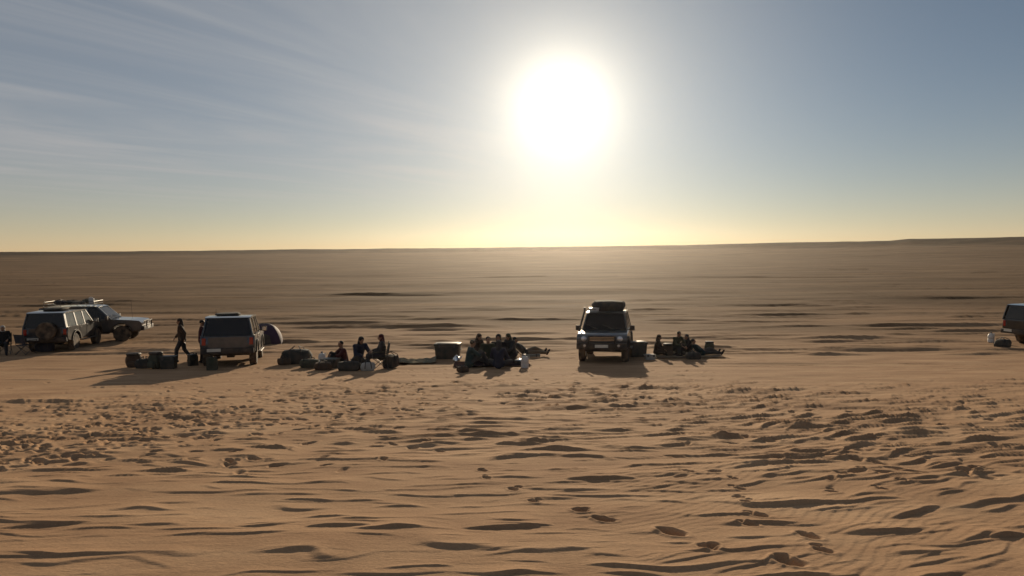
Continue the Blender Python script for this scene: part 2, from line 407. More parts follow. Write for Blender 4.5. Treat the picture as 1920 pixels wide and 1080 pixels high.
def glass_mat(name, tint, alpha):
    m = bpy.data.materials.new(name); m.use_nodes = True; nt = m.node_tree; nt.nodes.clear(); L = nt.links.new
    t = nt.nodes.new('ShaderNodeBsdfTransparent'); t.inputs[0].default_value = (*tint, 1)
    g = nt.nodes.new('ShaderNodeBsdfGlossy'); g.inputs['Roughness'].default_value = 0.03
    d = nt.nodes.new('ShaderNodeBsdfDiffuse'); d.inputs['Color'].default_value = (0.30, 0.22, 0.14, 1)
    f = nt.nodes.new('ShaderNodeFresnel'); f.inputs[0].default_value = 1.5
    m1 = nt.nodes.new('ShaderNodeMixShader'); L(f.outputs[0], m1.inputs[0]); L(t.outputs[0], m1.inputs[1]); L(g.outputs[0], m1.inputs[2])
    m2 = nt.nodes.new('ShaderNodeMixShader'); m2.inputs[0].default_value = alpha; L(m1.outputs[0], m2.inputs[1]); L(d.outputs[0], m2.inputs[2])
    o = nt.nodes.new('ShaderNodeOutputMaterial'); L(m2.outputs[0], o.inputs['Surface'])
    return m
M = {
 'paint_charcoal': mat('paint_charcoal', (0.030, 0.033, 0.038), .32, .3, .8, dust=.10),
 'paint_silver': mat('paint_silver', (0.30, 0.31, 0.32), .30, .75, .8, dust=.20),
 'paint_grey': mat('paint_grey', (0.075, 0.082, 0.088), .32, .4, .8, dust=.08),
 'paint_black': mat('paint_black', (0.012, 0.012, 0.014), .28, .1, .9, dust=.05),
 'trim': mat('trim', (0.018, 0.018, 0.019), .6, dust=.25),
 'rubber': mat('rubber', (0.016, 0.016, 0.016), .85, dust=.55),
 'alloy': mat('alloy', (0.50, 0.50, 0.51), .32, .9, dust=.18),
 'chrome': mat('chrome', (0.70, 0.70, 0.70), .15, 1.0),
 'glass': glass_mat('glass', (0.10, 0.12, 0.12), .06),
 'lamp': mat('lamp', (0.75, 0.76, 0.78), .08, .6, .6),
 'tail': mat('tail', (0.35, 0.02, 0.015), .15, 0, .8),
 'seat': mat('seat', (0.03, 0.03, 0.032), .9),
 'plate': mat('plate', (0.62, 0.60, 0.52), .5),
 'steel': mat('steel', (0.10, 0.10, 0.10), .45, .8),
 'skin': mat('skin', (0.30, 0.17, 0.105), .55, vary=.06),
 'hair': mat('hair', (0.012, 0.010, 0.009), .7),
 'canvas_dark': mat('canvas_dark', (0.030, 0.034, 0.034), .9, bump=.4, dust=.2),
 'canvas_green': mat('canvas_green', (0.045, 0.055, 0.040), .9, bump=.4, dust=.2),
 'canvas_blue': mat('canvas_blue', (0.022, 0.028, 0.045), .9, bump=.4, dust=.12),
 'canvas_brown': mat('canvas_brown', (0.070, 0.045, 0.030), .9, bump=.4, dust=.2),
 'canvas_purple': mat('canvas_purple', (0.040, 0.018, 0.045), .75, bump=.3),
 'canvas_pale': mat('canvas_pale', (0.42, 0.40, 0.36), .85, bump=.3),
 'plastic_dark': mat('plastic_dark', (0.020, 0.028, 0.028), .45, dust=.2),
 'plastic_pale': mat('plastic_pale', (0.60, 0.60, 0.58), .4, dust=.2),
 'red': mat('red', (0.16, 0.020, 0.014), .5, dust=.2),
 'rug': mat('rug', (0.034, 0.024, 0.026), 1.0, vary=.5, scale=9, bump=.5, spec=0),
 'mat_tan': mat('mat_tan', (0.20, 0.155, 0.115), 1.0, vary=.3, bump=.4, spec=0, dust=.4),
 'mat_grey': mat('mat_grey', (0.16, 0.16, 0.125), 1.0, vary=.35, scale=4, bump=.4, spec=0, dust=.4),
 'wood': mat('wood', (0.12, 0.08, 0.05), .8, vary=.4, scale=14),
}
CLOTH = {k: mat('cloth_' + k, c, .9, vary=.18, scale=5, bump=.35, bscale=90) for k, c in dict(
    black=(.012, .012, .014), navy=(.018, .022, .042), charcoal=(.035, .036, .038), brown=(.050, .032, .022), olive=(.040, .044, .026),
    maroon=(.065, .018, .020), khaki=(.17, .13, .085), denim=(.035, .050, .085), grey=(.11, .11, .11), pale=(.48, .46, .42), teal=(.022, .045, .048)).items()}

# ------------------------------------------------------------------ mesh helpers
def link_mesh(name, bm, material, parent=None, smooth=35):
    bmesh.ops.recalc_face_normals(bm, faces=bm.faces)
    me = bpy.data.meshes.new(name); bm.to_mesh(me); bm.free()
    if smooth:
        me.polygons.foreach_set('use_smooth', [True] * len(me.polygons))
        try: me.set_sharp_from_angle(angle=R(smooth))
        except Exception: pass
    me.materials.append(material)
    o = bpy.data.objects.new(name, me); COL.objects.link(o)
    if parent: o.parent = parent
    return o
def bevel(bm, w, seg=2, ang=30):
    ed = [e for e in bm.edges if len(e.link_faces) == 2 and e.calc_face_angle(0) > R(ang)]
    bmesh.ops.bevel(bm, geom=ed, offset=w, segments=seg, profile=0.6, affect='EDGES', clamp_overlap=True)
def add_box(bm, c, s, rot=None, taper=1.0):
    r = bmesh.ops.create_cube(bm, size=1.0)
    for v in r['verts']:
        k = taper if v.co.z > 0 else 1.0
        v.co = Vector((v.co.x * s[0] * k, v.co.y * s[1] * k, v.co.z * s[2]))
    if rot: bmesh.ops.rotate(bm, cent=(0, 0, 0), matrix=rot, verts=r['verts'])
    bmesh.ops.translate(bm, vec=c, verts=r['verts'])
    return r['verts']
def add_prism(bm, pts, axis, a, b):
    """pts: outline in the two other axes; extruded from a to b along axis"""
    def P(p, t):
        return {'y': (p[0], t, p[1]), 'x': (t, p[0], p[1]), 'z': (p[0], p[1], t)}[axis]
    va = [bm.verts.new(P(p, a)) for p in pts]; vb = [bm.verts.new(P(p, b)) for p in pts]
    bm.faces.new(va); bm.faces.new(vb[::-1])
    n = len(pts)
    for i in range(n): bm.faces.new((va[i], vb[i], vb[(i + 1) % n], va[(i + 1) % n]))
def add_tube(bm, pts, r, n=8, closed=False, cap=True):
    pts = [Vector(p) for p in pts]; rings = []
    rr = r if isinstance(r, (list, tuple)) else [r] * len(pts)
    up = None
    for i, p in enumerate(pts):
        if closed: t = pts[(i + 1) % len(pts)] - pts[i - 1]
        else: t = pts[min(i + 1, len(pts) - 1)] - pts[max(i - 1, 0)]
        t.normalize()
        if up is None:
            up = Vector((0, 0, 1)) if abs(t.z) < .9 else Vector((1, 0, 0))
        s = t.cross(up).normalized(); up = s.cross(t).normalized()
        rings.append([bm.verts.new(p + (s * math.cos(2 * math.pi * k / n) + up * math.sin(2 * math.pi * k / n)) * rr[i]) for k in range(n)])
    m = len(rings)
    for i in range(m if closed else m - 1):
        A, B = rings[i], rings[(i + 1) % m]
        for k in range(n): bm.faces.new((A[k], A[(k + 1) % n], B[(k + 1) % n], B[k]))
    if cap and not closed: bm.faces.new(rings[0][::-1]); bm.faces.new(rings[-1])
def add_lathe(bm, prof, n=24, axis='z', c=(0, 0, 0)):
    """prof: (radius, height) pairs turned about axis"""
    rings = []
    for (r, h) in prof:
        ring = []
        for k in range(n):
            a = 2 * math.pi * k / n
            p = {'z': (r * math.cos(a), r * math.sin(a), h), 'y': (r * math.cos(a), h, r * math.sin(a)), 'x': (h, r * math.cos(a), r * math.sin(a))}[axis]
            ring.append(bm.verts.new(Vector(p) + Vector(c)))
        rings.append(ring)
    for A, B in zip(rings[:-1], rings[1:]):
        for k in range(n): bm.faces.new((A[k], A[(k + 1) % n], B[(k + 1) % n], B[k]))
    if prof[0][0] > 1e-4: bm.faces.new(rings[0])
    if prof[-1][0] > 1e-4: bm.faces.new(rings[-1])
    bmesh.ops.remove_doubles(bm, verts=[v for r in rings for v in r], dist=1e-5)
def part(name, material, parent, fn, bev=0, seg=2, smooth=35):
    bm = bmesh.new(); fn(bm)
    if bev: bevel(bm, bev, seg)
    return link_mesh(name, bm, material, parent, smooth)
def tag(o, label, cat, group=None):
    o['label'] = label; o['category'] = cat
    if group: o['group'] = group
    return o
def ground_z(x, y): return float(macro(x, y))
def empty(name, loc, rz=0.0, align=False):
    o = bpy.data.objects.new(name, None); COL.objects.link(o); o.empty_display_size = .2
    o.location = loc
    if align:
        e = 0.8
        nx = -(ground_z(loc[0] + e, loc[1]) - ground_z(loc[0] - e, loc[1])) / (2 * e)
        ny = -(ground_z(loc[0], loc[1] + e) - ground_z(loc[0], loc[1] - e)) / (2 * e)
        n = Vector((nx, ny, 1)).normalized()
        q = Vector((0, 0, 1)).rotation_difference(n).to_matrix() @ Matrix.Rotation(rz, 3, 'Z')
        o.rotation_euler = q.to_euler()
    else: o.rotation_euler = (0, 0, rz)
    return o
def spot(px, py, dz=0.0):
    x, y = ground_hit(px, py)
    return (x, y, ground_z(x, y) + dz)

# ------------------------------------------------------------------ off-road vehicles
def suv(name, loc, heading, paint, label, stretch=1.0, spare=True, rack=True, snorkel=True):
    """local x forward, wheels on z = 0"""
    root = empty(name, loc, heading, align=True); root.scale = (stretch, 1, 1)
    tag(root, label, 'car', 'off-road cars parked around the camp')
    P = M[paint]; WR, FR = -1.42, 1.43
    def arch(cx, r, z0, n=9):
        a0 = math.asin((z0 - .42) / r)
        return [(cx - r * math.cos(a0 + (math.pi - 2 * a0) * i / n), .42 + r * math.sin(a0 + (math.pi - 2 * a0) * i / n)) for i in range(n + 1)]
    out = [(-2.36, .60)] + arch(WR, .49, .52) + arch(FR, .49, .52) + [(2.32, .62), (2.40, .80), (2.37, .97), (2.26, 1.06), (1.75, 1.115), (.98, 1.155), (.90, 1.17), (-2.36, 1.17), (-2.42, .92), (-2.42, .72)]
    part('body', P, root, lambda bm: add_prism(bm, out, 'y', -.92, .92), .055, 3)
    part('underbody', M['trim'], root, lambda bm: (add_box(bm, (0, 0, .52), (4.2, 1.3, .16)), add_tube(bm, [(WR, -.75, .42), (WR, .75, .42)], .06), add_tube(bm, [(FR, -.75, .42), (FR, .75, .42)], .06), add_box(bm, (WR, 0, .42), (.26, .26, .24))), .02)
    # cabin: pillars, roof, panes
    zb, zt, yb, yt = 1.16, 1.80, .885, .76
    st = [(.95, .30), (-.16, -.20), (-1.17, -1.19), (-2.37, -2.26)]
    part('roof', P, root, lambda bm: add_prism(bm, [(-2.30, 1.785), (.30, 1.785), (.36, 1.80), (.18, 1.845), (-1.0, 1.865), (-2.1, 1.85), (-2.33, 1.81)], 'y', -.775, .775), .03, 2)
    for sgn in (-1, 1):
        for k, (x0, x1) in enumerate(st):
            w = (.045, .05, .06, .10)[k]
            def pil(bm, x0=x0, x1=x1, w=w, sgn=sgn):
                a = Vector((x0, sgn * (yb - .0), zb - .02)); b = Vector((x1, sgn * (yt - .02), zt))
                vs = []
                for p in (a, b):
                    for dx, dy in ((-w, 0), (w, 0), (w, -.05 * sgn), (-w, -.05 * sgn)): vs.append(bm.verts.new((p.x + dx, p.y + dy, p.z)))
                for f in ((0, 1, 5, 4), (1, 2, 6, 5), (2, 3, 7, 6), (3, 0, 4, 7), (0, 3, 2, 1), (4, 5, 6, 7)): bm.faces.new([vs[i] for i in f])
            part('pillar', P, root, pil)
        for k in range(3):
            def pane(bm, k=k, sgn=sgn):
                w0, w1 = (.045, .05, .06)[k], (.05, .06, .10)[k]
                q = [(st[k][0] - w0, zb + .012, yb), (st[k + 1][0] + w1, zb + .012, yb), (st[k + 1][1] + w1, zt - .012, yt - .02), (st[k][1] - w0, zt - .012, yt - .02)]
                a = [bm.verts.new((x, sgn * (y - .018), z)) for (x, z, y) in q]; b = [bm.verts.new((x, sgn * (y - .026), z)) for (x, z, y) in q]
                bm.faces.new(a); bm.faces.new(b[::-1])
                for i in range(4): bm.faces.new((a[i], b[i], b[(i + 1) % 4], a[(i + 1) % 4]))
            part('side_window', M['glass'], root, pane, smooth=0)
    def screen(x0, x1, inset):
        def f(bm):
            q = [(x0, -yb + .07, zb + .01), (x0, yb - .07, zb + .01), (x1, yt - .09, zt - .012), (x1, -yt + .09, zt - .012)]
            s = .008 if x0 < 0 else -.008
            a = [bm.verts.new(p) for p in q]; b = [bm.verts.new((p[0] + s, p[1], p[2])) for p in q]
            bm.faces.new(a); bm.faces.new(b[::-1])
            for i in range(4): bm.faces.new((a[i], b[i], b[(i + 1) % 4], a[(i + 1) % 4]))
        return f
    part('windscreen', M['glass'], root, screen(.985, .325, 0), smooth=0)
    part('rear_window', M['glass'], root, screen(-2.425, -2.315, 0), smooth=0)
    for yw in (.35, -.25): part('wiper', M['trim'], root, lambda bm, yw=yw: add_tube(bm, [(1.03, yw, 1.19), (.82, yw - .45, 1.36)], .012, 5))
    # seats seen through the glass
    for (x, y, w) in ((.05, .40, .50), (.05, -.40, .50), (-.95, 0, 1.35)):
        part('seat', M['seat'], root, lambda bm, x=x, y=y, w=w: (add_box(bm, (x, y, 1.12), (.5, w, .18)), add_box(bm, (x - .27, y, 1.36), (.14, w, .46), Matrix.Rotation(-.2, 3, 'Y')), add_box(bm, (x - .34, y, 1.64), (.09, min(w, .28), .16))), .03)
    part('dashboard', M['seat'], root, lambda bm: add_box(bm, (.72, 0, 1.18), (.36, 1.5, .16)), .03)
    part('steering_wheel', M['trim'], root, lambda bm: add_tube(bm, [(.48 + .06 * math.cos(a), .40 + .17 * math.sin(a), 1.34 + .16 * math.cos(a)) for a in [i * math.pi / 8 for i in range(16)]], .014, 6, closed=True))
    # doors with handles, mirrors, arches, steps
    for sgn in (-1, 1):
        for (x0, x1, hx) in ((-.12, .86, .06), (-1.00, -.16, -.86)):
            d = part('door', P, root, lambda bm, x0=x0, x1=x1, sgn=sgn: add_box(bm, ((x0 + x1) / 2, sgn * .923, .845), (x1 - x0 - .02, .012, .58)), .004, 1)
            part('handle', M['trim'], d, lambda bm, hx=hx, sgn=sgn: add_box(bm, (hx, sgn * .942, 1.04), (.15, .028, .032)), .008, 1)
        mi = part('mirror', M['trim'], root, lambda bm, sgn=sgn: (add_box(bm, (.80, sgn * 1.04, 1.24), (.10, .20, .20)), add_tube(bm, [(.82, sgn * .88, 1.18), (.80, sgn * .98, 1.20)], .025, 6)), .025)
        part('mirror_glass', M['chrome'], mi, lambda bm, sgn=sgn: add_box(bm, (.747, sgn * 1.04, 1.24), (.006, .15, .15)))
        for cx in (WR, FR):
            def flare(bm, cx=cx, sgn=sgn):
                n = 10; pts = [(cx + .50 * math.cos(a), .42 + .50 * math.sin(a)) for a in [math.pi * (.05 + .9 * i / n) for i in range(n + 1)]]
                pto = [(cx + .56 * math.cos(a), .42 + .56 * math.sin(a)) for a in [math.pi * (.05 + .9 * i / n) for i in range(n + 1)]]
                add_prism(bm, pts + pto[::-1], 'y', sgn * .90, sgn * .965)
            part('wheel_arch', M['trim'], root, flare, .012, 1)
        part('side_step', M['trim'], root, lambda bm, sgn=sgn: add_box(bm, (0, sgn * .95, .45), (1.75, .17, .045)), .015, 1)
    part('front_bumper', M['trim'], root, lambda bm: (add_box(bm, (2.43, 0, .66), (.18, 1.84, .22)), add_tube(bm, [(2.5, -.5, .62), (2.54, -.45, 1.02), (2.54, .45, 1.02), (2.5, .5, .62)], .03, 8)), .03)
    part('rear_bumper', M['trim'], root, lambda bm: add_box(bm, (-2.46, 0, .62), (.16, 1.80, .20)), .03)
    gr = part('grille', M['trim'], root, lambda bm: add_box(bm, (2.395, 0, .93), (.03, 1.02, .20)), .01, 1)
    part('slat', M['chrome'], gr, lambda bm: [add_box(bm, (2.415, 0, .865 + .055 * i), (.014, .96, .014)) for i in range(3)])
    for sgn in (-1, 1):
        part('headlight', M['lamp'], root, lambda bm, sgn=sgn: add_lathe(bm, [(.0, 2.418), (.06, 2.414), (.09, 2.40), (.105, 2.375)], 16, 'x', (0, sgn * .66, .92)))
        part('fog_light', M['lamp'], root, lambda bm, sgn=sgn: add_lathe(bm, [(.0, 2.53), (.045, 2.527), (.055, 2.515)], 12, 'x', (0, sgn * .62, .68)))
        part('tail_light', M['tail'], root, lambda bm, sgn=sgn: add_box(bm, (-2.425, sgn * .80, .96), (.03, .13, .26)), .01, 1)
    part('number_plate', M['plate'], root, lambda bm: add_box(bm, (2.527, 0, .66), (.008, .48, .11)))
    part('number_plate', M['plate'], root, lambda bm: add_box(bm, (-2.545, .45, .66), (.008, .46, .11)))
    part('tailgate', P, root, lambda bm: add_box(bm, (-2.424, 0, .92), (.012, 1.30, .40)), .004, 1)
    # wheels
    def tyre_prof():
        return [(.22, -.12), (.30, -.13), (.37, -.125), (.40, -.10), (.408, -.05), (.408, .05), (.40, .10), (.37, .125), (.30, .13), (.22, .12), (.22, -.12)]
    def lugs(bm, c):
        for i in range(26):
            a = 2 * math.pi * i / 26; off = .055 if i % 2 else -.055
            add_box(bm, (c[0] + .412 * math.sin(a), c[1] + off, c[2] + .412 * math.cos(a)), (.045, .09, .02), Matrix.Rotation(a, 3, 'Y'))
    def wheel(c, axis, out):
        w = part('wheel', M['steel'], root, lambda bm: add_lathe(bm, [(.0, -.03), (.09, -.03), (.09, .03), (.0, .03)], 14, axis, c))
        if axis == 'y':
            part('tyre', M['rubber'], w, lambda bm: (add_lathe(bm, tyre_prof(), 28, 'y', c), lugs(bm, c)))
        else:
            part('tyre', M['rubber'], w, lambda bm: add_lathe(bm, tyre_prof(), 28, 'x', c))
        def rim(bm):
            add_lathe(bm, [(.228, -.11), (.20, -.10), (.19, 0), (.20, .10), (.228, .11)], 24, axis, c)
            for i in range(6):
                a = 2 * math.pi * i / 6; o = out * .065
                p0 = (.05 * math.cos(a), .05 * math.sin(a)); p1 = (.205 * math.cos(a), .205 * math.sin(a))
                if axis == 'y': add_tube(bm, [(c[0] + p0[0], c[1] + o, c[2] + p0[1]), (c[0] + p1[0], c[1] + o, c[2] + p1[1])], .03, 6)
                else: add_tube(bm, [(c[0] + o, c[1] + p0[0], c[2] + p0[1]), (c[0] + o, c[1] + p1[0], c[2] + p1[1])], .03, 6)
            add_lathe(bm, [(.0, out * .10), (.055, out * .095), (.07, out * .05)], 14, axis, c)
        part('rim', M['alloy'], w, rim)
    for cx in (WR, FR):
        for sgn in (-1, 1): wheel((cx, sgn * .80, .395), 'y', sgn)
    if spare:
        wheel((-2.60, -.12, 1.02), 'x', -1)
        part('spare_wheel_carrier', M['steel'], root, lambda bm: (add_tube(bm, [(-2.52, .8, .72), (-2.52, -.12, .80), (-2.46, -.12, 1.02)], .03, 6),))
    if rack:
        def fr(bm):
            for sgn in (-1, 1):
                add_tube(bm, [(-2.15, sgn * .70, 1.98), (.12, sgn * .70, 1.98)], .016, 6); add_tube(bm, [(-2.15, sgn * .70, 2.10), (.12, sgn * .70, 2.10)], .014, 6)
                for x in (-2.15, -1.4, -.65, .12): add_tube(bm, [(x, sgn * .70, 1.83), (x, sgn * .70, 2.10)], .013, 6)
            for x in (-2.15, .12): add_tube(bm, [(x, -.70, 2.10), (x, .70, 2.10)], .014, 6)
        rk = part('roof_rack', M['steel'], root, fr)
        part('rack_floor', M['steel'], rk, lambda bm: [add_box(bm, (-2.10 + .245 * i, 0, 1.975), (.05, 1.38, .02)) for i in range(10)])
    def snork(bm): add_tube(bm, [(1.15, -.95, .98), (.98, -.97, 1.20), (.62, -.88, 1.62), (.42, -.82, 1.92), (.44, -.82, 2.02)], [.04, .04, .035, .035, .055], 8)
    if snorkel: part('snorkel', M['trim'], root, snork)
    part('antenna', M['trim'], root, lambda bm: add_tube(bm, [(1.5, .86, 1.1), (1.45, .86, 2.05)], .006, 5))
    return root

# ------------------------------------------------------------------ people
def add_capsule(bm, p0, p1, r0, r1, n=12):
    p0, p1 = Vector(p0), Vector(p1)
    d = p1 - p0; L = d.length
    if L < 1e-5: d = Vector((0, 0, 1))
    t = d.normalized(); pts = []; rad = []
    for a in (-80, -55, -28, 0): pts.append(p0 + t * r0 * math.sin(R(a))); rad.append(r0 * math.cos(R(a)))
    for a in (0, 28, 55, 80): pts.append(p1 + t * r1 * math.sin(R(a))); rad.append(r1 * math.cos(R(a)))
    up = Vector((0, 0, 1)) if abs(t.z) < .9 else Vector((1, 0, 0))
    s = t.cross(up).normalized(); u = s.cross(t)
    rings = [[bm.verts.new(p + (s * math.cos(2 * math.pi * k / n) + u * math.sin(2 * math.pi * k / n)) * r) for k in range(n)] for p, r in zip(pts, rad)]
    for A, B in zip(rings[:-1], rings[1:]):
        for k in range(n): bm.faces.new((A[k], A[(k + 1) % n], B[(k + 1) % n], B[k]))
    bm.faces.new(rings[0][::-1]); bm.faces.new(rings[-1])
def add_ball(bm, c, s, rot=None):
    r = bmesh.ops.create_icosphere(bm, subdivisions=3, radius=1.0)
    for v in r['verts']:
        v.co = Vector((v.co.x * s[0], v.co.y * s[1], v.co.z * s[2]))
        if rot: v.co = rot @ v.co
        v.co += Vector(c)
def fuse(bm, voxel, ratio):
    """union of the overlapping pieces as one continuous surface"""
    bmesh.ops.recalc_face_normals(bm, faces=bm.faces)
    me = bpy.data.meshes.new('tmp'); bm.to_mesh(me); bm.free()
    o = bpy.data.objects.new('tmp', me); COL.objects.link(o)
    r = o.modifiers.new('r', 'REMESH'); r.mode = 'VOXEL'; r.voxel_size = voxel; r.use_smooth_shade = True
    sm = o.modifiers.new('s', 'SMOOTH'); sm.factor = 0.5; sm.iterations = 2
    if ratio < 1:
        d = o.modifiers.new('d', 'DECIMATE'); d.ratio = ratio
    dg = bpy.context.evaluated_depsgraph_get()
    res = bpy.data.meshes.new_from_object(o.evaluated_get(dg))
    bpy.data.objects.remove(o); bpy.data.meshes.remove(me)
    res.polygons.foreach_set('use_smooth', [True] * len(res.polygons))
    return res
# joint positions, figure faces -y; S shoulder, E elbow, W wrist, H hip, K knee, A ankle, T toe; l/r
POSES = {
 'standing': dict(pel=(0, .01, .93), che=(0, 0, 1.26), nec=(0, .005, 1.47), hed=(0, -.02, 1.61), look=(0, -1, -.1),
    Sl=(.185, .01, 1.42), El=(.25, .04, 1.14), Wl=(.24, -.05, .90), Sr=(-.185, .01, 1.42), Er=(-.25, .05, 1.14), Wr=(-.26, -.03, .89),
    Hl=(.095, .01, .90), Kl=(.115, -.03, .49), Al=(.12, .02, .085), Tl=(.135, -.15, .035), Hr=(-.095, .01, .90), Kr=(-.12, .0, .49), Ar=(-.14, .06, .085), Tr=(-.17, -.10, .035)),
 'walking': dict(pel=(0, 0, .92), che=(0, -.03, 1.25), nec=(0, -.05, 1.46), hed=(0, -.08, 1.60), look=(0, -1, -.15),
    Sl=(.185, -.04, 1.41), El=(.235, .12, 1.16), Wl=(.23, .10, .91), Sr=(-.185, -.03, 1.41), Er=(-.235, -.10, 1.15), Wr=(-.20, -.26, .96),
    Hl=(.095, 0, .90), Kl=(.10, -.20, .52), Al=(.10, -.22, .085), Tl=(.115, -.40, .04), Hr=(-.095, 0, .90), Kr=(-.10, .06, .49), Ar=(-.10, .30, .14), Tr=(-.11, .17, .035)),
 'crosslegged': dict(pel=(0, .02, .13), che=(0, -.02, .45), nec=(0, -.06, .66), hed=(0, -.10, .80), look=(0, -1, -.3),
    Sl=(.185, -.04, .60), El=(.28, -.14, .36), Wl=(.20, -.34, .26), Sr=(-.185, -.04, .60), Er=(-.28, -.12, .36), Wr=(-.16, -.33, .28),
    Hl=(.11, -.02, .13), Kl=(.36, -.34, .17), Al=(-.06, -.42, .08), Tl=(-.20, -.46, .055), Hr=(-.11, -.02, .13), Kr=(-.36, -.32, .17), Ar=(.08, -.28, .08), Tr=(.22, -.30, .06)),
 'knees_up': dict(pel=(0, .05, .13), che=(0, .0, .45), nec=(0, -.05, .66), hed=(0, -.10, .80), look=(.2, -1, -.1),
    Sl=(.185, -.03, .60), El=(.24, -.25, .42), Wl=(.06, -.44, .46), Sr=(-.185, -.03, .60), Er=(-.24, -.25, .42), Wr=(-.07, -.42, .43),
    Hl=(.10, .0, .13), Kl=(.13, -.40, .48), Al=(.12, -.62, .085), Tl=(.14, -.79, .04), Hr=(-.10, .0, .13), Kr=(-.14, -.40, .48), Ar=(-.15, -.60, .085), Tr=(-.18, -.77, .04)),
 'kneeling': dict(pel=(0, .10, .30), che=(0, -.02, .60), nec=(0, -.11, .80), hed=(0, -.17, .93), look=(0, -1, -.5),
    Sl=(.185, -.08, .75), El=(.25, -.25, .52), Wl=(.14, -.44, .42), Sr=(-.185, -.08, .75), Er=(-.26, -.24, .52), Wr=(-.10, -.46, .44),
    Hl=(.10, .08, .28), Kl=(.15, -.32, .10), Al=(.12, .14, .08), Tl=(.12, .30, .045), Hr=(-.10, .08, .28), Kr=(-.15, -.32, .46), Ar=(-.15, -.34, .085), Tr=(-.16, -.52, .04)),
 'reclining': dict(pel=(0, .0, .12), che=(0, .24, .34), nec=(0, .36, .50), hed=(0, .40, .64), look=(0, -1, .05),
    Sl=(.185, .33, .45), El=(.30, .42, .20), Wl=(.34, .22, .05), Sr=(-.185, .33, .45), Er=(-.27, .20, .28), Wr=(-.16, .02, .27),
    Hl=(.10, -.03, .12), Kl=(.12, -.42, .26), Al=(.11, -.82, .09), Tl=(.13, -.90, .22), Hr=(-.10, -.03, .12), Kr=(-.13, -.46, .13), Ar=(-.13, -.90, .08), Tr=(-.16, -.97, .21)),
 'chair': dict(pel=(0, .06, .48), che=(0, .10, .80), nec=(0, .08, 1.01), hed=(0, .05, 1.15), look=(0, -1, -.1),
    Sl=(.185, .10, .95), El=(.26, -.02, .70), Wl=(.22, -.24, .66), Sr=(-.185, .10, .95), Er=(-.26, -.02, .70), Wr=(-.20, -.24, .66),
    Hl=(.10, .02, .48), Kl=(.13, -.40, .50), Al=(.13, -.44, .085), Tl=(.15, -.61, .04), Hr=(-.10, .02, .48), Kr=(-.14, -.40, .50), Ar=(-.15, -.48, .085), Tr=(-.18, -.65, .04)),
}
_pose_cache = {}
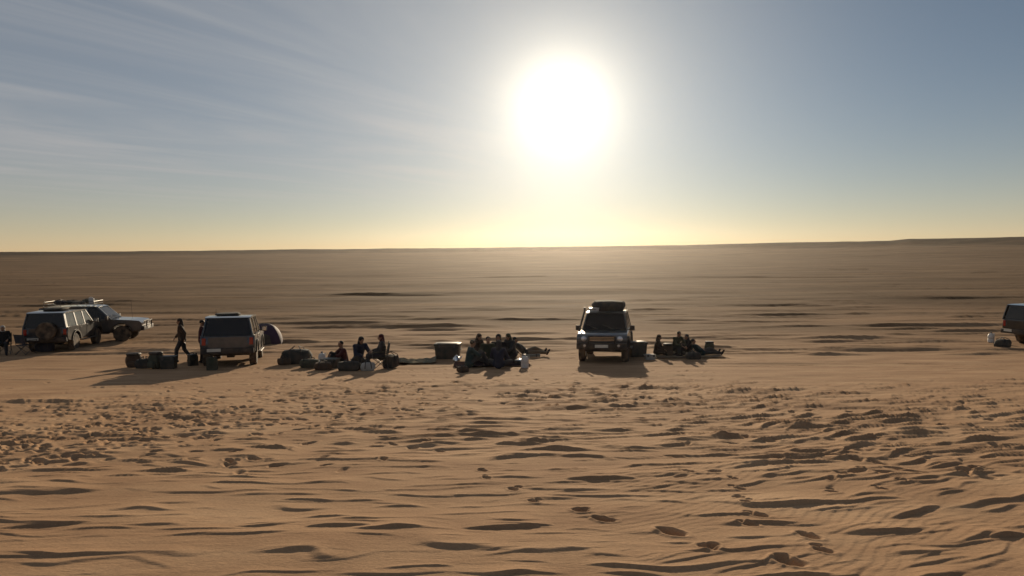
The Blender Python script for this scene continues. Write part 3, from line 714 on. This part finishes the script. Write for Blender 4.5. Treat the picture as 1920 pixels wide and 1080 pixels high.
def pose_meshes(pose):
    if pose in _pose_cache: return _pose_cache[pose]
    J = {k: Vector(v) for k, v in POSES[pose].items()}
    look = J['look'].normalized(); side = look.cross(Vector((0, 0, 1))).normalized(); upv = side.cross(look)
    HR = Matrix((side, -look, upv)).transposed()          # head frame: x side, y back, z up
    def hd(x, y, z): return J['hed'] + HR @ Vector((x, y, z))
    bm = bmesh.new()
    add_ball(bm, hd(0, .012, .025), (.077, .095, .095), HR); add_ball(bm, hd(0, -.02, -.045), (.060, .070, .070), HR)      # skull and jaw
    add_capsule(bm, hd(0, -.088, .012), hd(0, -.105, -.022), .009, .014, 8)                                                # nose
    for s in (-1, 1):
        add_ball(bm, hd(s * .078, .012, -.005), (.010, .022, .034), HR)                                                    # ears
        add_ball(bm, hd(s * .032, -.078, .014), (.015, .012, .010), HR)                                                    # eyes
    add_capsule(bm, hd(-.022, -.080, -.056), hd(.022, -.080, -.056), .010, .010, 8)                                        # mouth
    add_capsule(bm, J['nec'] - Vector((0, 0, .05)), hd(0, .02, -.05), .062, .055)
    def torso(bm, g=0.0):
        add_capsule(bm, J['pel'], J['che'], .135 + g, .125 + g); add_capsule(bm, J['che'], J['nec'] - Vector((0, 0, .07)), .13 + g, .085 + g)
        for s in 'lr':
            add_capsule(bm, J['che'] * .45 + J['S' + s] * .55, J['S' + s], .095 + g, .068 + g); add_capsule(bm, J['pel'], J['H' + s], .12 + g, .105 + g)
            add_capsule(bm, J['nec'] - Vector((0, 0, .05)), J['S' + s], .055 + g, .062 + g)
            add_capsule(bm, J['che'] * .6 + J['S' + s] * .4, J['pel'] * .6 + J['H' + s] * .4, .10 + g, .10 + g)
    torso(bm)
    for s in 'lr':
        add_capsule(bm, J['S' + s], J['E' + s], .056, .044); add_capsule(bm, J['E' + s], J['W' + s], .044, .029)
        add_capsule(bm, J['H' + s], J['K' + s], .088, .060); add_capsule(bm, J['K' + s], J['A' + s], .060, .038)
        m = J['K' + s].lerp(J['A' + s], .3); back = (J['A' + s] - J['T' + s]).normalized()
        add_capsule(bm, m + back * .015, m.lerp(J['A' + s], .3) + back * .01, .055, .045)
        heel = J['A' + s] + back * .045 - Vector((0, 0, .0)); heel.z = max(heel.z - .03, .04)
        add_capsule(bm, heel, J['T' + s], .040, .036); add_capsule(bm, J['A' + s], J['A' + s].lerp(J['T' + s], .5), .042, .038)
        # hand: palm, four unequal bent fingers, thumb from the side of the palm
        d = (J['W' + s] - J['E' + s]).normalized(); sd = 1 if s == 'l' else -1
        ax = d.cross(Vector((0, 0, 1)) if abs(d.z) < .8 else Vector((0, 1, 0))).normalized()
        nm = ax.cross(d).normalized()
        if nm.z > 0: nm = -nm
        w = J['W' + s]
        for k in (-1, 0, 1): add_capsule(bm, w + d * .015 + ax * .010 * k, w + d * .085 + ax * .024 * k, .016, .015, 8)
        for k, ln in zip((-1.5, -.5, .5, 1.5), (.060, .074, .080, .070)):
            b0 = w + d * .088 + ax * .0195 * k; b1 = b0 + (d * .85 + nm * .35).normalized() * ln * .55; b2 = b1 + (d * .45 + nm * .8).normalized() * ln * .5
            add_capsule(bm, b0, b1, .0095, .009, 8); add_capsule(bm, b1, b2, .009, .008, 8)
        t0 = w + d * .03 + ax * .028 * sd; t1 = t0 + (d * .6 + ax * sd * .7 + nm * .3).normalized() * .042; t2 = t1 + (d * .9 + ax * sd * .1 + nm * .4).normalized() * .03
        add_capsule(bm, t0, t1, .013, .011, 8); add_capsule(bm, t1, t2, .011, .009, 8)
    body = fuse(bm, .0085, .16)
    bm = bmesh.new(); torso(bm, .016)
    for s in 'lr':
        add_capsule(bm, J['S' + s], J['E' + s], .076, .062); add_capsule(bm, J['E' + s], J['E' + s].lerp(J['W' + s], .88), .062, .046)
    dn = (J['pel'] - J['che']).normalized()
    add_capsule(bm, J['pel'], J['pel'] + dn * .02, .158, .155)
    shirt = fuse(bm, .016, .5)
    bm = bmesh.new()
    for s in 'lr':
        add_capsule(bm, J['pel'], J['H' + s], .130, .120); add_capsule(bm, J['H' + s], J['K' + s], .108, .080); add_capsule(bm, J['K' + s], J['K' + s].lerp(J['A' + s], .9), .080, .062)
    trousers = fuse(bm, .016, .5)
    bm = bmesh.new()
    add_ball(bm, hd(0, .028, .042), (.085, .092, .088), HR)
    hair = fuse(bm, .012, .6)
    bm = bmesh.new()
    add_ball(bm, hd(0, .028, .040), (.095, .102, .092), HR); add_capsule(bm, hd(0, .05, -.02), J['nec'] + Vector((0, .03, -.02)), .085, .10)
    scarf = fuse(bm, .014, .6)
    shoes = []
    for s in 'lr':
        bm = bmesh.new(); back = (J['A' + s] - J['T' + s]).normalized(); heel = J['A' + s] + back * .05; heel.z = max(heel.z - .03, .046)
        add_capsule(bm, heel, J['T' + s], .050, .044); add_capsule(bm, J['A' + s], J['A' + s].lerp(J['T' + s], .5), .050, .046)
        shoes.append(fuse(bm, .014, .6))
    _pose_cache[pose] = (body, shirt, trousers, hair, scarf, shoes)
    return _pose_cache[pose]
def person(loc, facing, pose, label, shirt='black', trousers='charcoal', head='hair', scale=1.0, group='people resting at the camp', mirror=False):
    """facing: direction looked at, degrees from +x, counter-clockwise"""
    root = empty('person', loc, R(facing) + math.pi / 2)
    root.scale = (-scale if mirror else scale, scale, scale)
    tag(root, label, 'person', group)
    body, sh, tr, ha, sc, so = pose_meshes(pose)
    def add(n, me, m):
        if not me.materials: me.materials.append(m)
        o = bpy.data.objects.new(n, me); COL.objects.link(o); o.parent = root
        o.material_slots[0].link = 'OBJECT'; o.material_slots[0].material = m
    add('body', body, M['skin']); add('shirt', sh, CLOTH[shirt]); add('trousers', tr, CLOTH[trousers])
    if head == 'hair': add('hair', ha, M['hair'])
    else: add('headscarf', sc, CLOTH[head])
    for me in so: add('shoe', me, CLOTH['black'])
    return root

# ------------------------------------------------------------------ camp gear
def lumpy(bm, s, seed, amp=.10, flat=True, n=4):
    """soft packed bag shape standing on z = 0"""
    r = bmesh.ops.create_cube(bm, size=2.0)
    bmesh.ops.subdivide_edges(bm, edges=bm.edges[:], cuts=n, use_grid_fill=True)
    for v in bm.verts:
        p = v.co.copy()
        q = Vector(tuple(math.copysign(abs(c) ** 1.0, c) for c in p)).normalized()
        k = 0.55
        c = p * (1 - k) * .82 + q * k * 1.15
        nn = float(noise(q.x * 1.9 + seed, q.y * 1.9 + q.z * 1.3, seed)) + .5 * float(noise(q.x * 4 + seed, q.z * 4 + q.y * 2, seed + 3))
        c = c * (1 + amp * nn * 1.6)
        v.co = Vector((c.x * s[0] / 2, c.y * s[1] / 2, max(c.z, -.93) * s[2] / 2 + .93 * s[2] / 2))
def duffel(loc, rz, s, m, label, seed, group='bags and gear on the sand', strap=True):
    o = empty('duffel_bag', loc, R(rz)); tag(o, label, 'bag', group)
    part('body', M[m], o, lambda bm: lumpy(bm, s, seed))
    if strap:
        for t in (-.22, .22):
            part('strap', M['trim'], o, lambda bm, t=t: add_tube(bm, [(t * s[0], -s[1] * .50, s[2] * .30), (t * s[0] * .8, -s[1] * .40, s[2] * .98), (t * s[0] * .3, 0, s[2] * 1.16), (t * s[0] * .8, s[1] * .40, s[2] * .98), (t * s[0], s[1] * .50, s[2] * .30)], .016, 6))
    return o
def backpack(loc, rz, s, m, label, seed, group='bags and gear on the sand'):
    o = empty('backpack', loc, R(rz)); tag(o, label, 'bag', group)
    part('body', M[m], o, lambda bm: lumpy(bm, (s[0], s[1], s[2]), seed, .07))
    part('pocket', M[m], o, lambda bm: (lumpy(bm, (s[0] * .66, s[1] * .4, s[2] * .42), seed + 1, .05), bmesh.ops.translate(bm, vec=(0, -s[1] * .55, s[2] * .08), verts=bm.verts[:])))
    part('lid', M['trim'], o, lambda bm: (lumpy(bm, (s[0] * .92, s[1] * .95, s[2] * .24), seed + 2, .05), bmesh.ops.translate(bm, vec=(0, 0, s[2] * .84), verts=bm.verts[:])))
    for t in (-.25, .25):
        part('strap', M['trim'], o, lambda bm, t=t: add_tube(bm, [(t * s[0], s[1] * .42, s[2] * .86), (t * s[0] * 1.2, s[1] * .62, s[2] * .6), (t * s[0] * 1.1, s[1] * .46, s[2] * .12)], .02, 6))
    return o
def storage_box(loc, rz, s, m, label, group='bags and gear on the sand'):
    o = empty('storage_box', loc, R(rz)); tag(o, label, 'box', group)
    part('tub', M[m], o, lambda bm: add_box(bm, (0, 0, s[2] * .43), (s[0] * .90, s[1] * .90, s[2] * .86), taper=1.09), .02)
    part('lid', M[m], o, lambda bm: (add_box(bm, (0, 0, s[2] * .93), (s[0] * 1.04, s[1] * 1.04, s[2] * .13)), add_box(bm, (0, 0, s[2] * 1.005), (s[0] * .8, s[1] * .8, s[2] * .04))), .015)
    for t in (-1, 1):
        part('latch', M['steel'], o, lambda bm, t=t: add_box(bm, (t * s[0] * .3, -s[1] * .515, s[2] * .84), (.06, .03, .10)), .006, 1)
        part('handle', M['trim'], o, lambda bm, t=t: add_tube(bm, [(t * s[0] * .50, -.09, s[2] * .62), (t * s[0] * .56, -.08, s[2] * .60), (t * s[0] * .56, .08, s[2] * .60), (t * s[0] * .50, .09, s[2] * .62)], .012, 6))
    return o
def jerrycan(loc, rz, m, label, group='bags and gear on the sand', s=1.0):
    o = empty('jerrycan', loc, R(rz)); o.scale = (s, s, s); tag(o, label, 'can', group)
    b = part('body', M[m], o, lambda bm: add_prism(bm, [(-.17, 0), (.17, 0), (.17, .36), (.09, .44), (-.17, .44)], 'y', -.08, .08), .025)
    part('spout', M['trim'], o, lambda bm: add_tube(bm, [(.11, 0, .40), (.16, 0, .455)], .03, 10))
    part('handle', M[m], o, lambda bm: add_tube(bm, [(-.14, 0, .43), (-.12, 0, .49), (.02, 0, .49), (.05, 0, .44)], .014, 6))
    for sgn in (-1, 1): part('embossed_cross', M[m], b, lambda bm, sgn=sgn: [add_box(bm, (0, sgn * .083, .2), (.36, .012, .03), Matrix.Rotation(a, 3, 'Y')) for a in (.75, -.75)])
    return o
def camp_chair(loc, rz, m, label, group='folding camp chairs'):
    o = empty('camp_chair', loc, R(rz)); tag(o, label, 'chair', group)
    part('seat', M[m], o, lambda bm: add_prism(bm, [(-.26, .43), (-.1, .40), (.1, .40), (.26, .43), (.26, .442), (.1, .412), (-.1, .412), (-.26, .442)], 'y', -.26, .24))
    part('backrest', M[m], o, lambda bm: (add_box(bm, (0, .30, .70), (.56, .02, .42), Matrix.Rotation(-.2, 3, 'X'))), .008, 1)
    for sx in (-1, 1):
        part('leg', M['steel'], o, lambda bm, sx=sx: add_tube(bm, [(sx * .27, -.26, .01), (sx * .27, .26, .43)], .012, 6))
        part('leg', M['steel'], o, lambda bm, sx=sx: add_tube(bm, [(sx * .285, .30, .01), (sx * .285, -.26, .43)], .012, 6))
        part('leg', M['steel'], o, lambda bm, sx=sx: add_tube(bm, [(sx * .27, .26, .01), (-sx * .24, .25, .43)], .012, 6))
        part('back_post', M['steel'], o, lambda bm, sx=sx: add_tube(bm, [(sx * .28, .24, .40), (sx * .28, .35, .93)], .012, 6))
        part('armrest', M[m], o, lambda bm, sx=sx: add_box(bm, (sx * .29, .0, .63), (.06, .56, .02)), .008, 1)
        part('arm_post', M['steel'], o, lambda bm, sx=sx: add_tube(bm, [(sx * .285, -.26, .43), (sx * .29, -.25, .63)], .012, 6))
    return o
def ground_sheet(name, loc, rz, w, d, m, label, cat, seed, amp=.03):
    nx, ny = 22, 16
    bm = bmesh.new(); vs = []
    c, s = math.cos(R(rz)), math.sin(R(rz))
    top = []
    for lay in (0, 1):
        g = []
        for j in range(ny):
            row = []
            for i in range(nx):
                u, v = (i / (nx - 1) - .5) * w, (j / (ny - 1) - .5) * d
                u += .05 * float(noise(v * 2, seed * 1.7, seed)); v += .05 * float(noise(u * 2, seed * 2.1, seed + 1))
                wx, wy = loc[0] + u * c - v * s, loc[1] + u * s + v * c
                z = ground_z(wx, wy) - loc[2] + .035 + amp * abs(float(noise(u * 2.2, v * 2.2, seed + 2))) * 2 + (0.015 if lay else 0)
                row.append(bm.verts.new((u, v, z)))
            g.append(row)
        top.append(g)
    for lay, g in enumerate(top):
        for j in range(ny - 1):
            for i in range(nx - 1):
                q = (g[j][i], g[j][i + 1], g[j + 1][i + 1], g[j + 1][i]); bm.faces.new(q if lay else q[::-1])
    a, b = top
    for i in range(nx - 1):
        bm.faces.new((a[0][i], a[0][i + 1], b[0][i + 1], b[0][i])); bm.faces.new((a[-1][i + 1], a[-1][i], b[-1][i], b[-1][i + 1]))
    for j in range(ny - 1):
        bm.faces.new((a[j + 1][0], a[j][0], b[j][0], b[j + 1][0])); bm.faces.new((a[j][-1], a[j + 1][-1], b[j + 1][-1], b[j][-1]))
    o = link_mesh(name, bm, M[m], None, 0); o.location = loc; o.rotation_euler = (0, 0, R(rz))
    return tag(o, label, cat)
def dome_tent(loc, rz, w, d, h, m, label):
    o = empty('dome_tent', loc, R(rz)); tag(o, label, 'tent')
    def shell(bm):
        n, k = 24, 9; rings = []
        for j in range(k + 1):
            t = j / k; zz = math.sin(t * math.pi / 2) * h; rr = math.cos(t * math.pi / 2) ** .85
            ring = []
            for i in range(n):
                a = 2 * math.pi * i / n; sq = 1 / max(abs(math.cos(a)), abs(math.sin(a))) ** .55
                sag = 1 - .05 * math.sin(2 * a) ** 2 * math.sin(t * math.pi)
                ring.append(bm.verts.new((math.cos(a) * sq * rr * w / 2 * sag, math.sin(a) * sq * rr * d / 2 * sag, zz)))
            rings.append(ring)
        for A, B in zip(rings[:-1], rings[1:]):
            for i in range(n): bm.faces.new((A[i], A[(i + 1) % n], B[(i + 1) % n], B[i]))
        bmesh.ops.remove_doubles(bm, verts=rings[-1], dist=.02)
    part('canopy', M[m], o, shell)
    for a0 in (math.pi / 4, -math.pi / 4):
        def pole(bm, a0=a0):
            pts = []
            for j in range(-10, 11):
                t = abs(j) / 10; th = (1 - t) * math.pi / 2; a = a0 if j > 0 else a0 + math.pi
                rr = math.cos(th) ** .85 * 1.21; pts.append((math.cos(a) * rr * w / 2, math.sin(a) * rr * d / 2, math.sin(th) * h + .012))
            add_tube(bm, pts, .010, 6)
        part('pole', M['steel'], o, pole)
    part('door_flap', M['canvas_dark'], o, lambda bm: add_prism(bm, [(-.28, .02), (.28, .02), (.22, .45), (0, .58), (-.22, .45)], 'y', -d * .52, -d * .51))
    return o
def kettle(loc, label):
    o = empty('kettle', loc, R(30)); tag(o, label, 'kettle')
    part('body', M['chrome'], o, lambda bm: add_lathe(bm, [(0, 0), (.13, 0), (.15, .03), (.145, .10), (.10, .19), (.06, .21)], 22))
    part('lid', M['chrome'], o, lambda bm: add_lathe(bm, [(.065, .21), (.05, .235), (.012, .245), (.016, .27), (0, .275)], 16))
    part('spout', M['chrome'], o, lambda bm: add_tube(bm, [(.13, 0, .08), (.20, 0, .14), (.24, 0, .21)], [.03, .022, .016], 8))
    part('handle', M['trim'], o, lambda bm: add_tube(bm, [(-.10, 0, .18), (-.09, 0, .30), (0, 0, .35), (.09, 0, .30), (.10, 0, .18)], .011, 6))
    return o
def water_jug(loc, rz, label):
    o = empty('water_jug', loc, R(rz)); tag(o, label, 'jug')
    part('body', M['plastic_pale'], o, lambda bm: add_lathe(bm, [(0, 0), (.12, 0), (.135, .02), (.135, .15), (.125, .17), (.135, .19), (.135, .32), (.10, .39), (.04, .42), (.04, .45)], 20))
    part('cap', M['trim'], o, lambda bm: add_lathe(bm, [(.045, .45), (.045, .48), (0, .482)], 14))
    part('handle', M['plastic_pale'], o, lambda bm: add_tube(bm, [(.09, 0, .39), (.15, 0, .42), (.17, 0, .36), (.13, 0, .30)], .014, 6))
    return o
def pot(loc, label):
    o = empty('cooking_pot', loc, 0); tag(o, label, 'pot')
    part('body', M['steel'], o, lambda bm: add_lathe(bm, [(0, 0), (.15, 0), (.17, .03), (.17, .17), (.18, .175), (.162, .17), (.16, .03), (0, .02)], 22))
    part('lid', M['alloy'], o, lambda bm: add_lathe(bm, [(.178, .177), (.10, .205), (.015, .215), (.02, .24), (0, .245)], 20))
    for s in (-1, 1): part('handle', M['trim'], o, lambda bm, s=s: add_tube(bm, [(s * .17, -.05, .13), (s * .22, -.04, .14), (s * .22, .04, .14), (s * .17, .05, .13)], .01, 6))
    return o
def rolled_mat(loc, rz, m, label, L=.9, r=.11, group='bags and gear on the sand'):
    o = empty('rolled_mat', loc, R(rz)); tag(o, label, 'mat', group)
    def roll(bm):
        pts = []; n = 46
        for i in range(n):
            a = i * .45; rr = .025 + (r - .025) * i / (n - 1); pts.append((rr * math.cos(a), r + rr * math.sin(a)))
        for (y0) in (0,):
            A = [bm.verts.new((-L / 2, p[0], p[1])) for p in pts]; B = [bm.verts.new((L / 2, p[0], p[1])) for p in pts]
            for i in range(n - 1): bm.faces.new((A[i], A[i + 1], B[i + 1], B[i]))
        bmesh.ops.solidify(bm, geom=bm.faces[:], thickness=.008)
    part('roll', M[m], o, roll)
    for t in (-.3, .3): part('strap', M['trim'], o, lambda bm, t=t: add_tube(bm, [(t * L, (r + .006) * math.cos(a), r + (r + .006) * math.sin(a)) for a in [i * math.pi / 9 for i in range(18)]], .012, 6, closed=True))
    return o

# ------------------------------------------------------------------ the camp
def roofspot(root, x, y, z):
    """a point on a car's roof rack, given in the car's own frame"""
    mw = Matrix.LocRotScale(root.location, root.rotation_euler, root.scale)
    return tuple(mw @ Vector((x, y, z)))
G_ROOF = 'luggage on the roof racks'
# two cars on the left, one behind the other
x, y = ground_hit(112, 660); x -= .95; y += 2.0
carA = suv('off_road_car', (x, y, ground_z(x, y) - .01), R(103), 'paint_charcoal', 'charcoal off-road car at the left with a spare wheel on its back', rack=False, snorkel=False)
duffel(roofspot(carA, -1.0, .05, 1.855), 100, (1.2, .9, .16), 'canvas_dark', 'flat dark bag on the roof of the leftmost car', 4, G_ROOF, strap=False)
x, y = ground_hit(190, 646); x -= 1.35; y += 1.9
carE = suv('off_road_car', (x, y, ground_z(x, y) - .01), R(14), 'paint_grey', 'grey off-road car with a loaded roof rack, half hidden behind the leftmost car', spare=False, snorkel=False)
duffel(roofspot(carE, -.35, .2, 1.985), 12, (.75, .55, .22), 'canvas_green', 'lumpy green bag at the front of the loaded roof rack', 3, G_ROOF)
duffel(roofspot(carE, -1.1, -.1, 1.985), 95, (.9, .6, .16), 'canvas_dark', 'flat dark bag in the middle of the loaded roof rack', 7, G_ROOF)
duffel(roofspot(carE, -1.5, -.42, 1.985), 5, (.6, .4, .20), 'canvas_blue', 'dark blue bag on the near side of the loaded roof rack', 6, G_ROOF)
jerrycan(roofspot(carE, -.05, -.45, 1.985), 5, 'plastic_pale', 'pale jerrycan at the front corner of the loaded roof rack', G_ROOF, .7)
rolled_mat(roofspot(carE, -.75, -.45, 1.985), 10, 'canvas_pale', 'pale rolled mat on the loaded roof rack', .8, .07, G_ROOF)
# at the left edge of the frame
p = spot(7, 664); person((p[0], p[1], p[2]), -60, 'chair', 'person with a pale headscarf in a camp chair at the left edge', 'black', 'charcoal', 'pale', mirror=True)
camp_chair(p, 30, 'canvas_dark', 'camp chair at the left edge under the person with the pale headscarf')
p = spot(50, 664); camp_chair(p, 165, 'canvas_blue', 'empty dark blue camp chair turned away, left of the leftmost car')
p = spot(60, 662); p = (p[0] + .25, p[1] + .5, ground_z(p[0] + .25, p[1] + .5)); duffel(p, 20, (.8, .5, .55), 'canvas_blue', 'dark blue stuffed sack behind the empty camp chair', 9)
# silver car seen end on
x, y = ground_hit(434, 688)
y += 2.2; x -= .75
carB = suv('off_road_car', (x, y, ground_z(x, y) - .01), R(106), 'paint_grey', 'dark grey off-road car seen from behind, two people standing at its left', spare=False, rack=False, snorkel=False)
duffel(roofspot(carB, -1.3, .1, 1.855), 110, (.8, .9, .12), 'canvas_dark', 'flat dark bag on the roof of the car seen from behind', 14, G_ROOF, strap=False)
p = spot(343, 679); person(p, 200, 'walking', 'tall figure in brown walking on the sand left of the car seen from behind', 'brown', 'charcoal', 'brown')
p = spot(381, 680); person(p, 20, 'standing', 'figure in maroon standing against the left side of the car seen from behind', 'maroon', 'black', 'hair', .96)
x, y = ground_hit(492, 645); dome_tent((x, y + .4, ground_z(x, y + .4) - .02), 20, 1.7, 1.6, 1.0, 'canvas_purple', 'small dark purple dome tent half hidden behind the car seen from behind')
# gear left of the car seen from behind
p = spot(243, 690); backpack((p[0], p[1] + .3, ground_z(p[0], p[1] + .3)), 15, (.55, .36, .5), 'canvas_brown', 'brown backpack, leftmost in the row left of the walking figure', 21)
p = spot(272, 690); duffel(p, 5, (.65, .4, .36), 'canvas_dark', 'low dark bag between the brown backpack and the green backpack', 22)
p = spot(293, 691); backpack(p, -20, (.5, .38, .58), 'canvas_green', 'green backpack in the row left of the walking figure', 23)
p = spot(317, 691); storage_box(p, 8, (.5, .4, .45), 'plastic_dark', 'dark lidded box right beside the green backpack')
p = spot(398, 694); jerrycan(p, 10, 'canvas_green', 'green jerrycan on the sand below the back of the car seen from behind')
p = spot(362, 686); jerrycan(p, 60, 'plastic_dark', 'dark jerrycan standing between the two people by the car seen from behind')
# low heap right of the car seen from behind
p = spot(557, 682); duffel(p, 5, (1.15, .7, .58), 'canvas_dark', 'big dark domed duffel bag alone between the car seen from behind and the seated people', 31)
p = spot(533, 684); duffel(p, 30, (.5, .4, .28), 'canvas_brown', 'small brown bag at the left end of the big domed duffel', 32)
p = spot(592, 686); pot(p, 'dark cooking pot on the sand right of the big domed duffel')
p = spot(604, 683); water_jug(p, 40, 'pale water jug beside the cooking pot')
p = spot(620, 690); storage_box(p, -12, (.55, .4, .34), 'plastic_dark', 'low dark box in front of the person seated furthest left in the group of three')
p = spot(580, 690); duffel(p, -10, (.7, .42, .34), 'canvas_green', 'green bag in front of the big domed duffel', 33)
# three people left of the middle
p = spot(640, 688); person((p[0], p[1] + .35, ground_z(p[0], p[1] + .35)), -150, 'knees_up', 'person in maroon seated low with knees up, beside the low dark box', 'maroon', 'black', 'hair')
p = spot(674, 690); person(p, -50, 'kneeling', 'person in navy kneeling upright in the middle of the group of three', 'navy', 'charcoal', 'black', 1.06)
p = spot(712, 692); person(p, -165, 'chair', 'person in charcoal sitting low in a camp chair beside the kneeling one', 'charcoal', 'charcoal', 'maroon', .95)
camp_chair(p, 285, 'canvas_green', 'green camp chair under the person beside the kneeling one')
p = spot(690, 695); duffel(p, 15, (.5, .34, .3), 'canvas_pale', 'pale small bag on the sand before the kneeling person', 41)
p = spot(606, 694); duffel(p, 10, (.6, .4, .3), 'canvas_brown', 'brown bag in front of the pale water jug left of the group of three', 43)
p = spot(733, 690); duffel(p, 70, (.6, .5, .5), 'canvas_dark', 'round dark sack at the right of the green camp chair', 44)
p = spot(655, 695); duffel(p, 0, (.8, .45, .34), 'canvas_dark', 'dark bag on the sand before the seated person in maroon', 42)
x, y = ground_hit(775, 680); ground_sheet('ground_sheet', (x, y, ground_z(x, y)), 5, 1.7, 1.5, 'mat_grey', 'crumpled grey green ground sheet left of the storage chest', 'sheet', 51, .14)
# chest and kettle
p = spot(840, 672); storage_box(p, -4, (1.0, .6, .62), 'plastic_dark', 'large dark storage chest standing beside the shiny kettle')
p = spot(856, 678); kettle(p, 'shiny metal kettle in front of the large storage chest')
# the circle in the middle
x, y = ground_hit(922, 684); ground_sheet('rug', (x, y, ground_z(x, y)), 4, 2.7, 1.9, 'rug', 'dark rug under the seated circle in the middle', 'rug', 61, .012)
def at(px, py, dy=0.0, dz=.05):
    x, y = ground_hit(px, py); y += dy
    return (x, y, ground_z(x, y) + dz)
GC = 'people seated on the dark rug'
person(at(882, 690), 15, 'knees_up', 'person in teal seated at the left end of the dark rug', 'teal', 'charcoal', 'hair', 1.0, GC)
person(at(893, 680), -40, 'kneeling', 'person in brown kneeling upright at the back left of the dark rug', 'brown', 'black', 'brown', 1.0, GC)
person(at(915, 682), -80, 'crosslegged', 'person in olive sitting cross legged second from the left on the rug', 'olive', 'charcoal', 'hair', 1.05, GC)
person(at(936, 680), -100, 'crosslegged', 'person in black sitting cross legged in the middle of the rug', 'black', 'navy', 'black', 1.12, GC)
person(at(959, 680), -135, 'kneeling', 'person in charcoal kneeling at the back right of the dark rug', 'charcoal', 'black', 'olive', 1.0, GC)
person(at(935, 692), 80, 'crosslegged', 'person in navy with their back to us at the front of the rug', 'navy', 'charcoal', 'charcoal', 1.0, GC)
person(at(985, 668), 8, 'reclining', 'person lying back with legs stretched out to the right of the rug', 'charcoal', 'khaki', 'hair', 1.0, 'people resting at the camp')
p = spot(995, 668); rolled_mat((p[0], p[1] - .35, ground_z(p[0], p[1] - .35)), 5, 'canvas_pale', 'pale rolled mat on the sand in front of the reclining person', .75, .07)
p = spot(974, 684); pot(p, 'cooking pot at the right end of the dark rug')
p = spot(984, 690); water_jug(p, 10, 'pale water jug in front of the cooking pot by the rug')
p = spot(868, 698); duffel(p, 20, (.4, .3, .2), 'canvas_brown', 'small brown bag in front of the left end of the rug', 71)
# grey car facing the camera
x, y = ground_hit(1136, 680)
y += 2.1; x += .32
carC = suv('off_road_car', (x, y, ground_z(x, y) - .01), R(-90 - 12), 'paint_grey', 'grey off-road car facing the camera, right of the middle, a bundle on its roof', spare=False, rack=False)
duffel(roofspot(carC, -.7, .05, 1.85), 85, (1.3, 1.35, .46), 'canvas_dark', 'big round dark bundle on the roof of the car facing the camera', 81, G_ROOF, strap=False)
storage_box(roofspot(carC, -.1, -.50, 1.84), -100, (.32, .40, .15), 'plastic_pale', 'pale box on the roof of the car facing the camera', G_ROOF)
p = spot(1196, 672); storage_box((p[0] + .1, p[1] + .8, ground_z(p[0] + .1, p[1] + .8)), 15, (.7, .5, .6), 'plastic_dark', 'dark box on the sand at the right side of the car facing the camera')
p = spot(1196, 664); jerrycan((p[0] + .1, p[1] + .35, ground_z(p[0] + .1, p[1] + .35)), 15, 'canvas_pale', 'pale jerrycan between the car facing the camera and the group right of it')
# the group right of that car
GR = 'people seated on the tan mat'
x, y = ground_hit(1285, 670); ground_sheet('ground_sheet', (x, y, ground_z(x, y)), -3, 2.9, 1.0, 'mat_tan', 'dusty tan mat under the group right of the car facing the camera', 'mat', 91, .015)
person(at(1232, 668), -20, 'crosslegged', 'person in brown bent low at the left end of the tan mat', 'brown', 'brown', 'brown', .9, GR)
person(at(1268, 668), -60, 'kneeling', 'person in olive kneeling upright in the middle of the tan mat', 'olive', 'charcoal', 'hair', .92, GR)
person(at(1290, 667), -150, 'knees_up', 'person in black with knees up right of the middle of the tan mat', 'black', 'black', 'charcoal', .9, GR)
person(at(1316, 668), 5, 'reclining', 'person in teal leaning back, legs out to the right of the tan mat', 'teal', 'charcoal', 'hair', .88, GR)
p = spot(1252, 668); backpack(p, 10, (.45, .32, .5), 'canvas_brown', 'brown backpack between the two people at the left of the tan mat', 95)
p = spot(1218, 674); storage_box(p, 10, (.4, .3, .2), 'canvas_pale', 'small pale box at the left end of the tan mat')
p = spot(1300, 674); duffel(p, 5, (.6, .4, .3), 'canvas_dark', 'low dark bag on the near edge of the tan mat', 96)
p = spot(1330, 659); backpack(p, -15, (.42, .32, .42), 'canvas_green', 'green backpack behind the right end of the tan mat', 97)
# car cut by the right edge
x, y = ground_hit(1893, 652)
carD = suv('off_road_car', (x + 3.45, y + 1.05, ground_z(x + 3.45, y + 1.05) - .01), R(3), 'paint_black', 'black off-road car cut off by the right edge of the picture', spare=False, rack=False)
p = spot(1858, 642); water_jug(p, 0, 'pale water jug on the sand left of the black car')
p = spot(1880, 652); duffel(p, 20, (.7, .45, .4), 'canvas_dark', 'dark bag on the sand just behind the black car', 99)

# ------------------------------------------------------------------ dusty air
def build_haze():
    bm = bmesh.new(); bmesh.ops.create_cube(bm, size=1.0)
    me = bpy.data.meshes.new("haze"); bm.to_mesh(me); bm.free()
    o = bpy.data.objects.new("haze", me); COL.objects.link(o)
    o.scale = (1480, 1480, 24.0); o.location = (0, 0, 9.0)
    o["kind"] = "stuff"
    m = bpy.data.materials.new("haze"); m.use_nodes = True
    nt = m.node_tree; nt.nodes.clear()
    v = nt.nodes.new('ShaderNodeVolumePrincipled'); out = nt.nodes.new('ShaderNodeOutputMaterial')
    v.inputs['Color'].default_value = (1.0, 0.93, 0.84, 1); v.inputs['Density'].default_value = HAZE
    v.inputs['Anisotropy'].default_value = 0.82
    nt.links.new(v.outputs[0], out.inputs['Volume'])
    me.materials.append(m)
HAZE = 8.0e-5
build_haze()
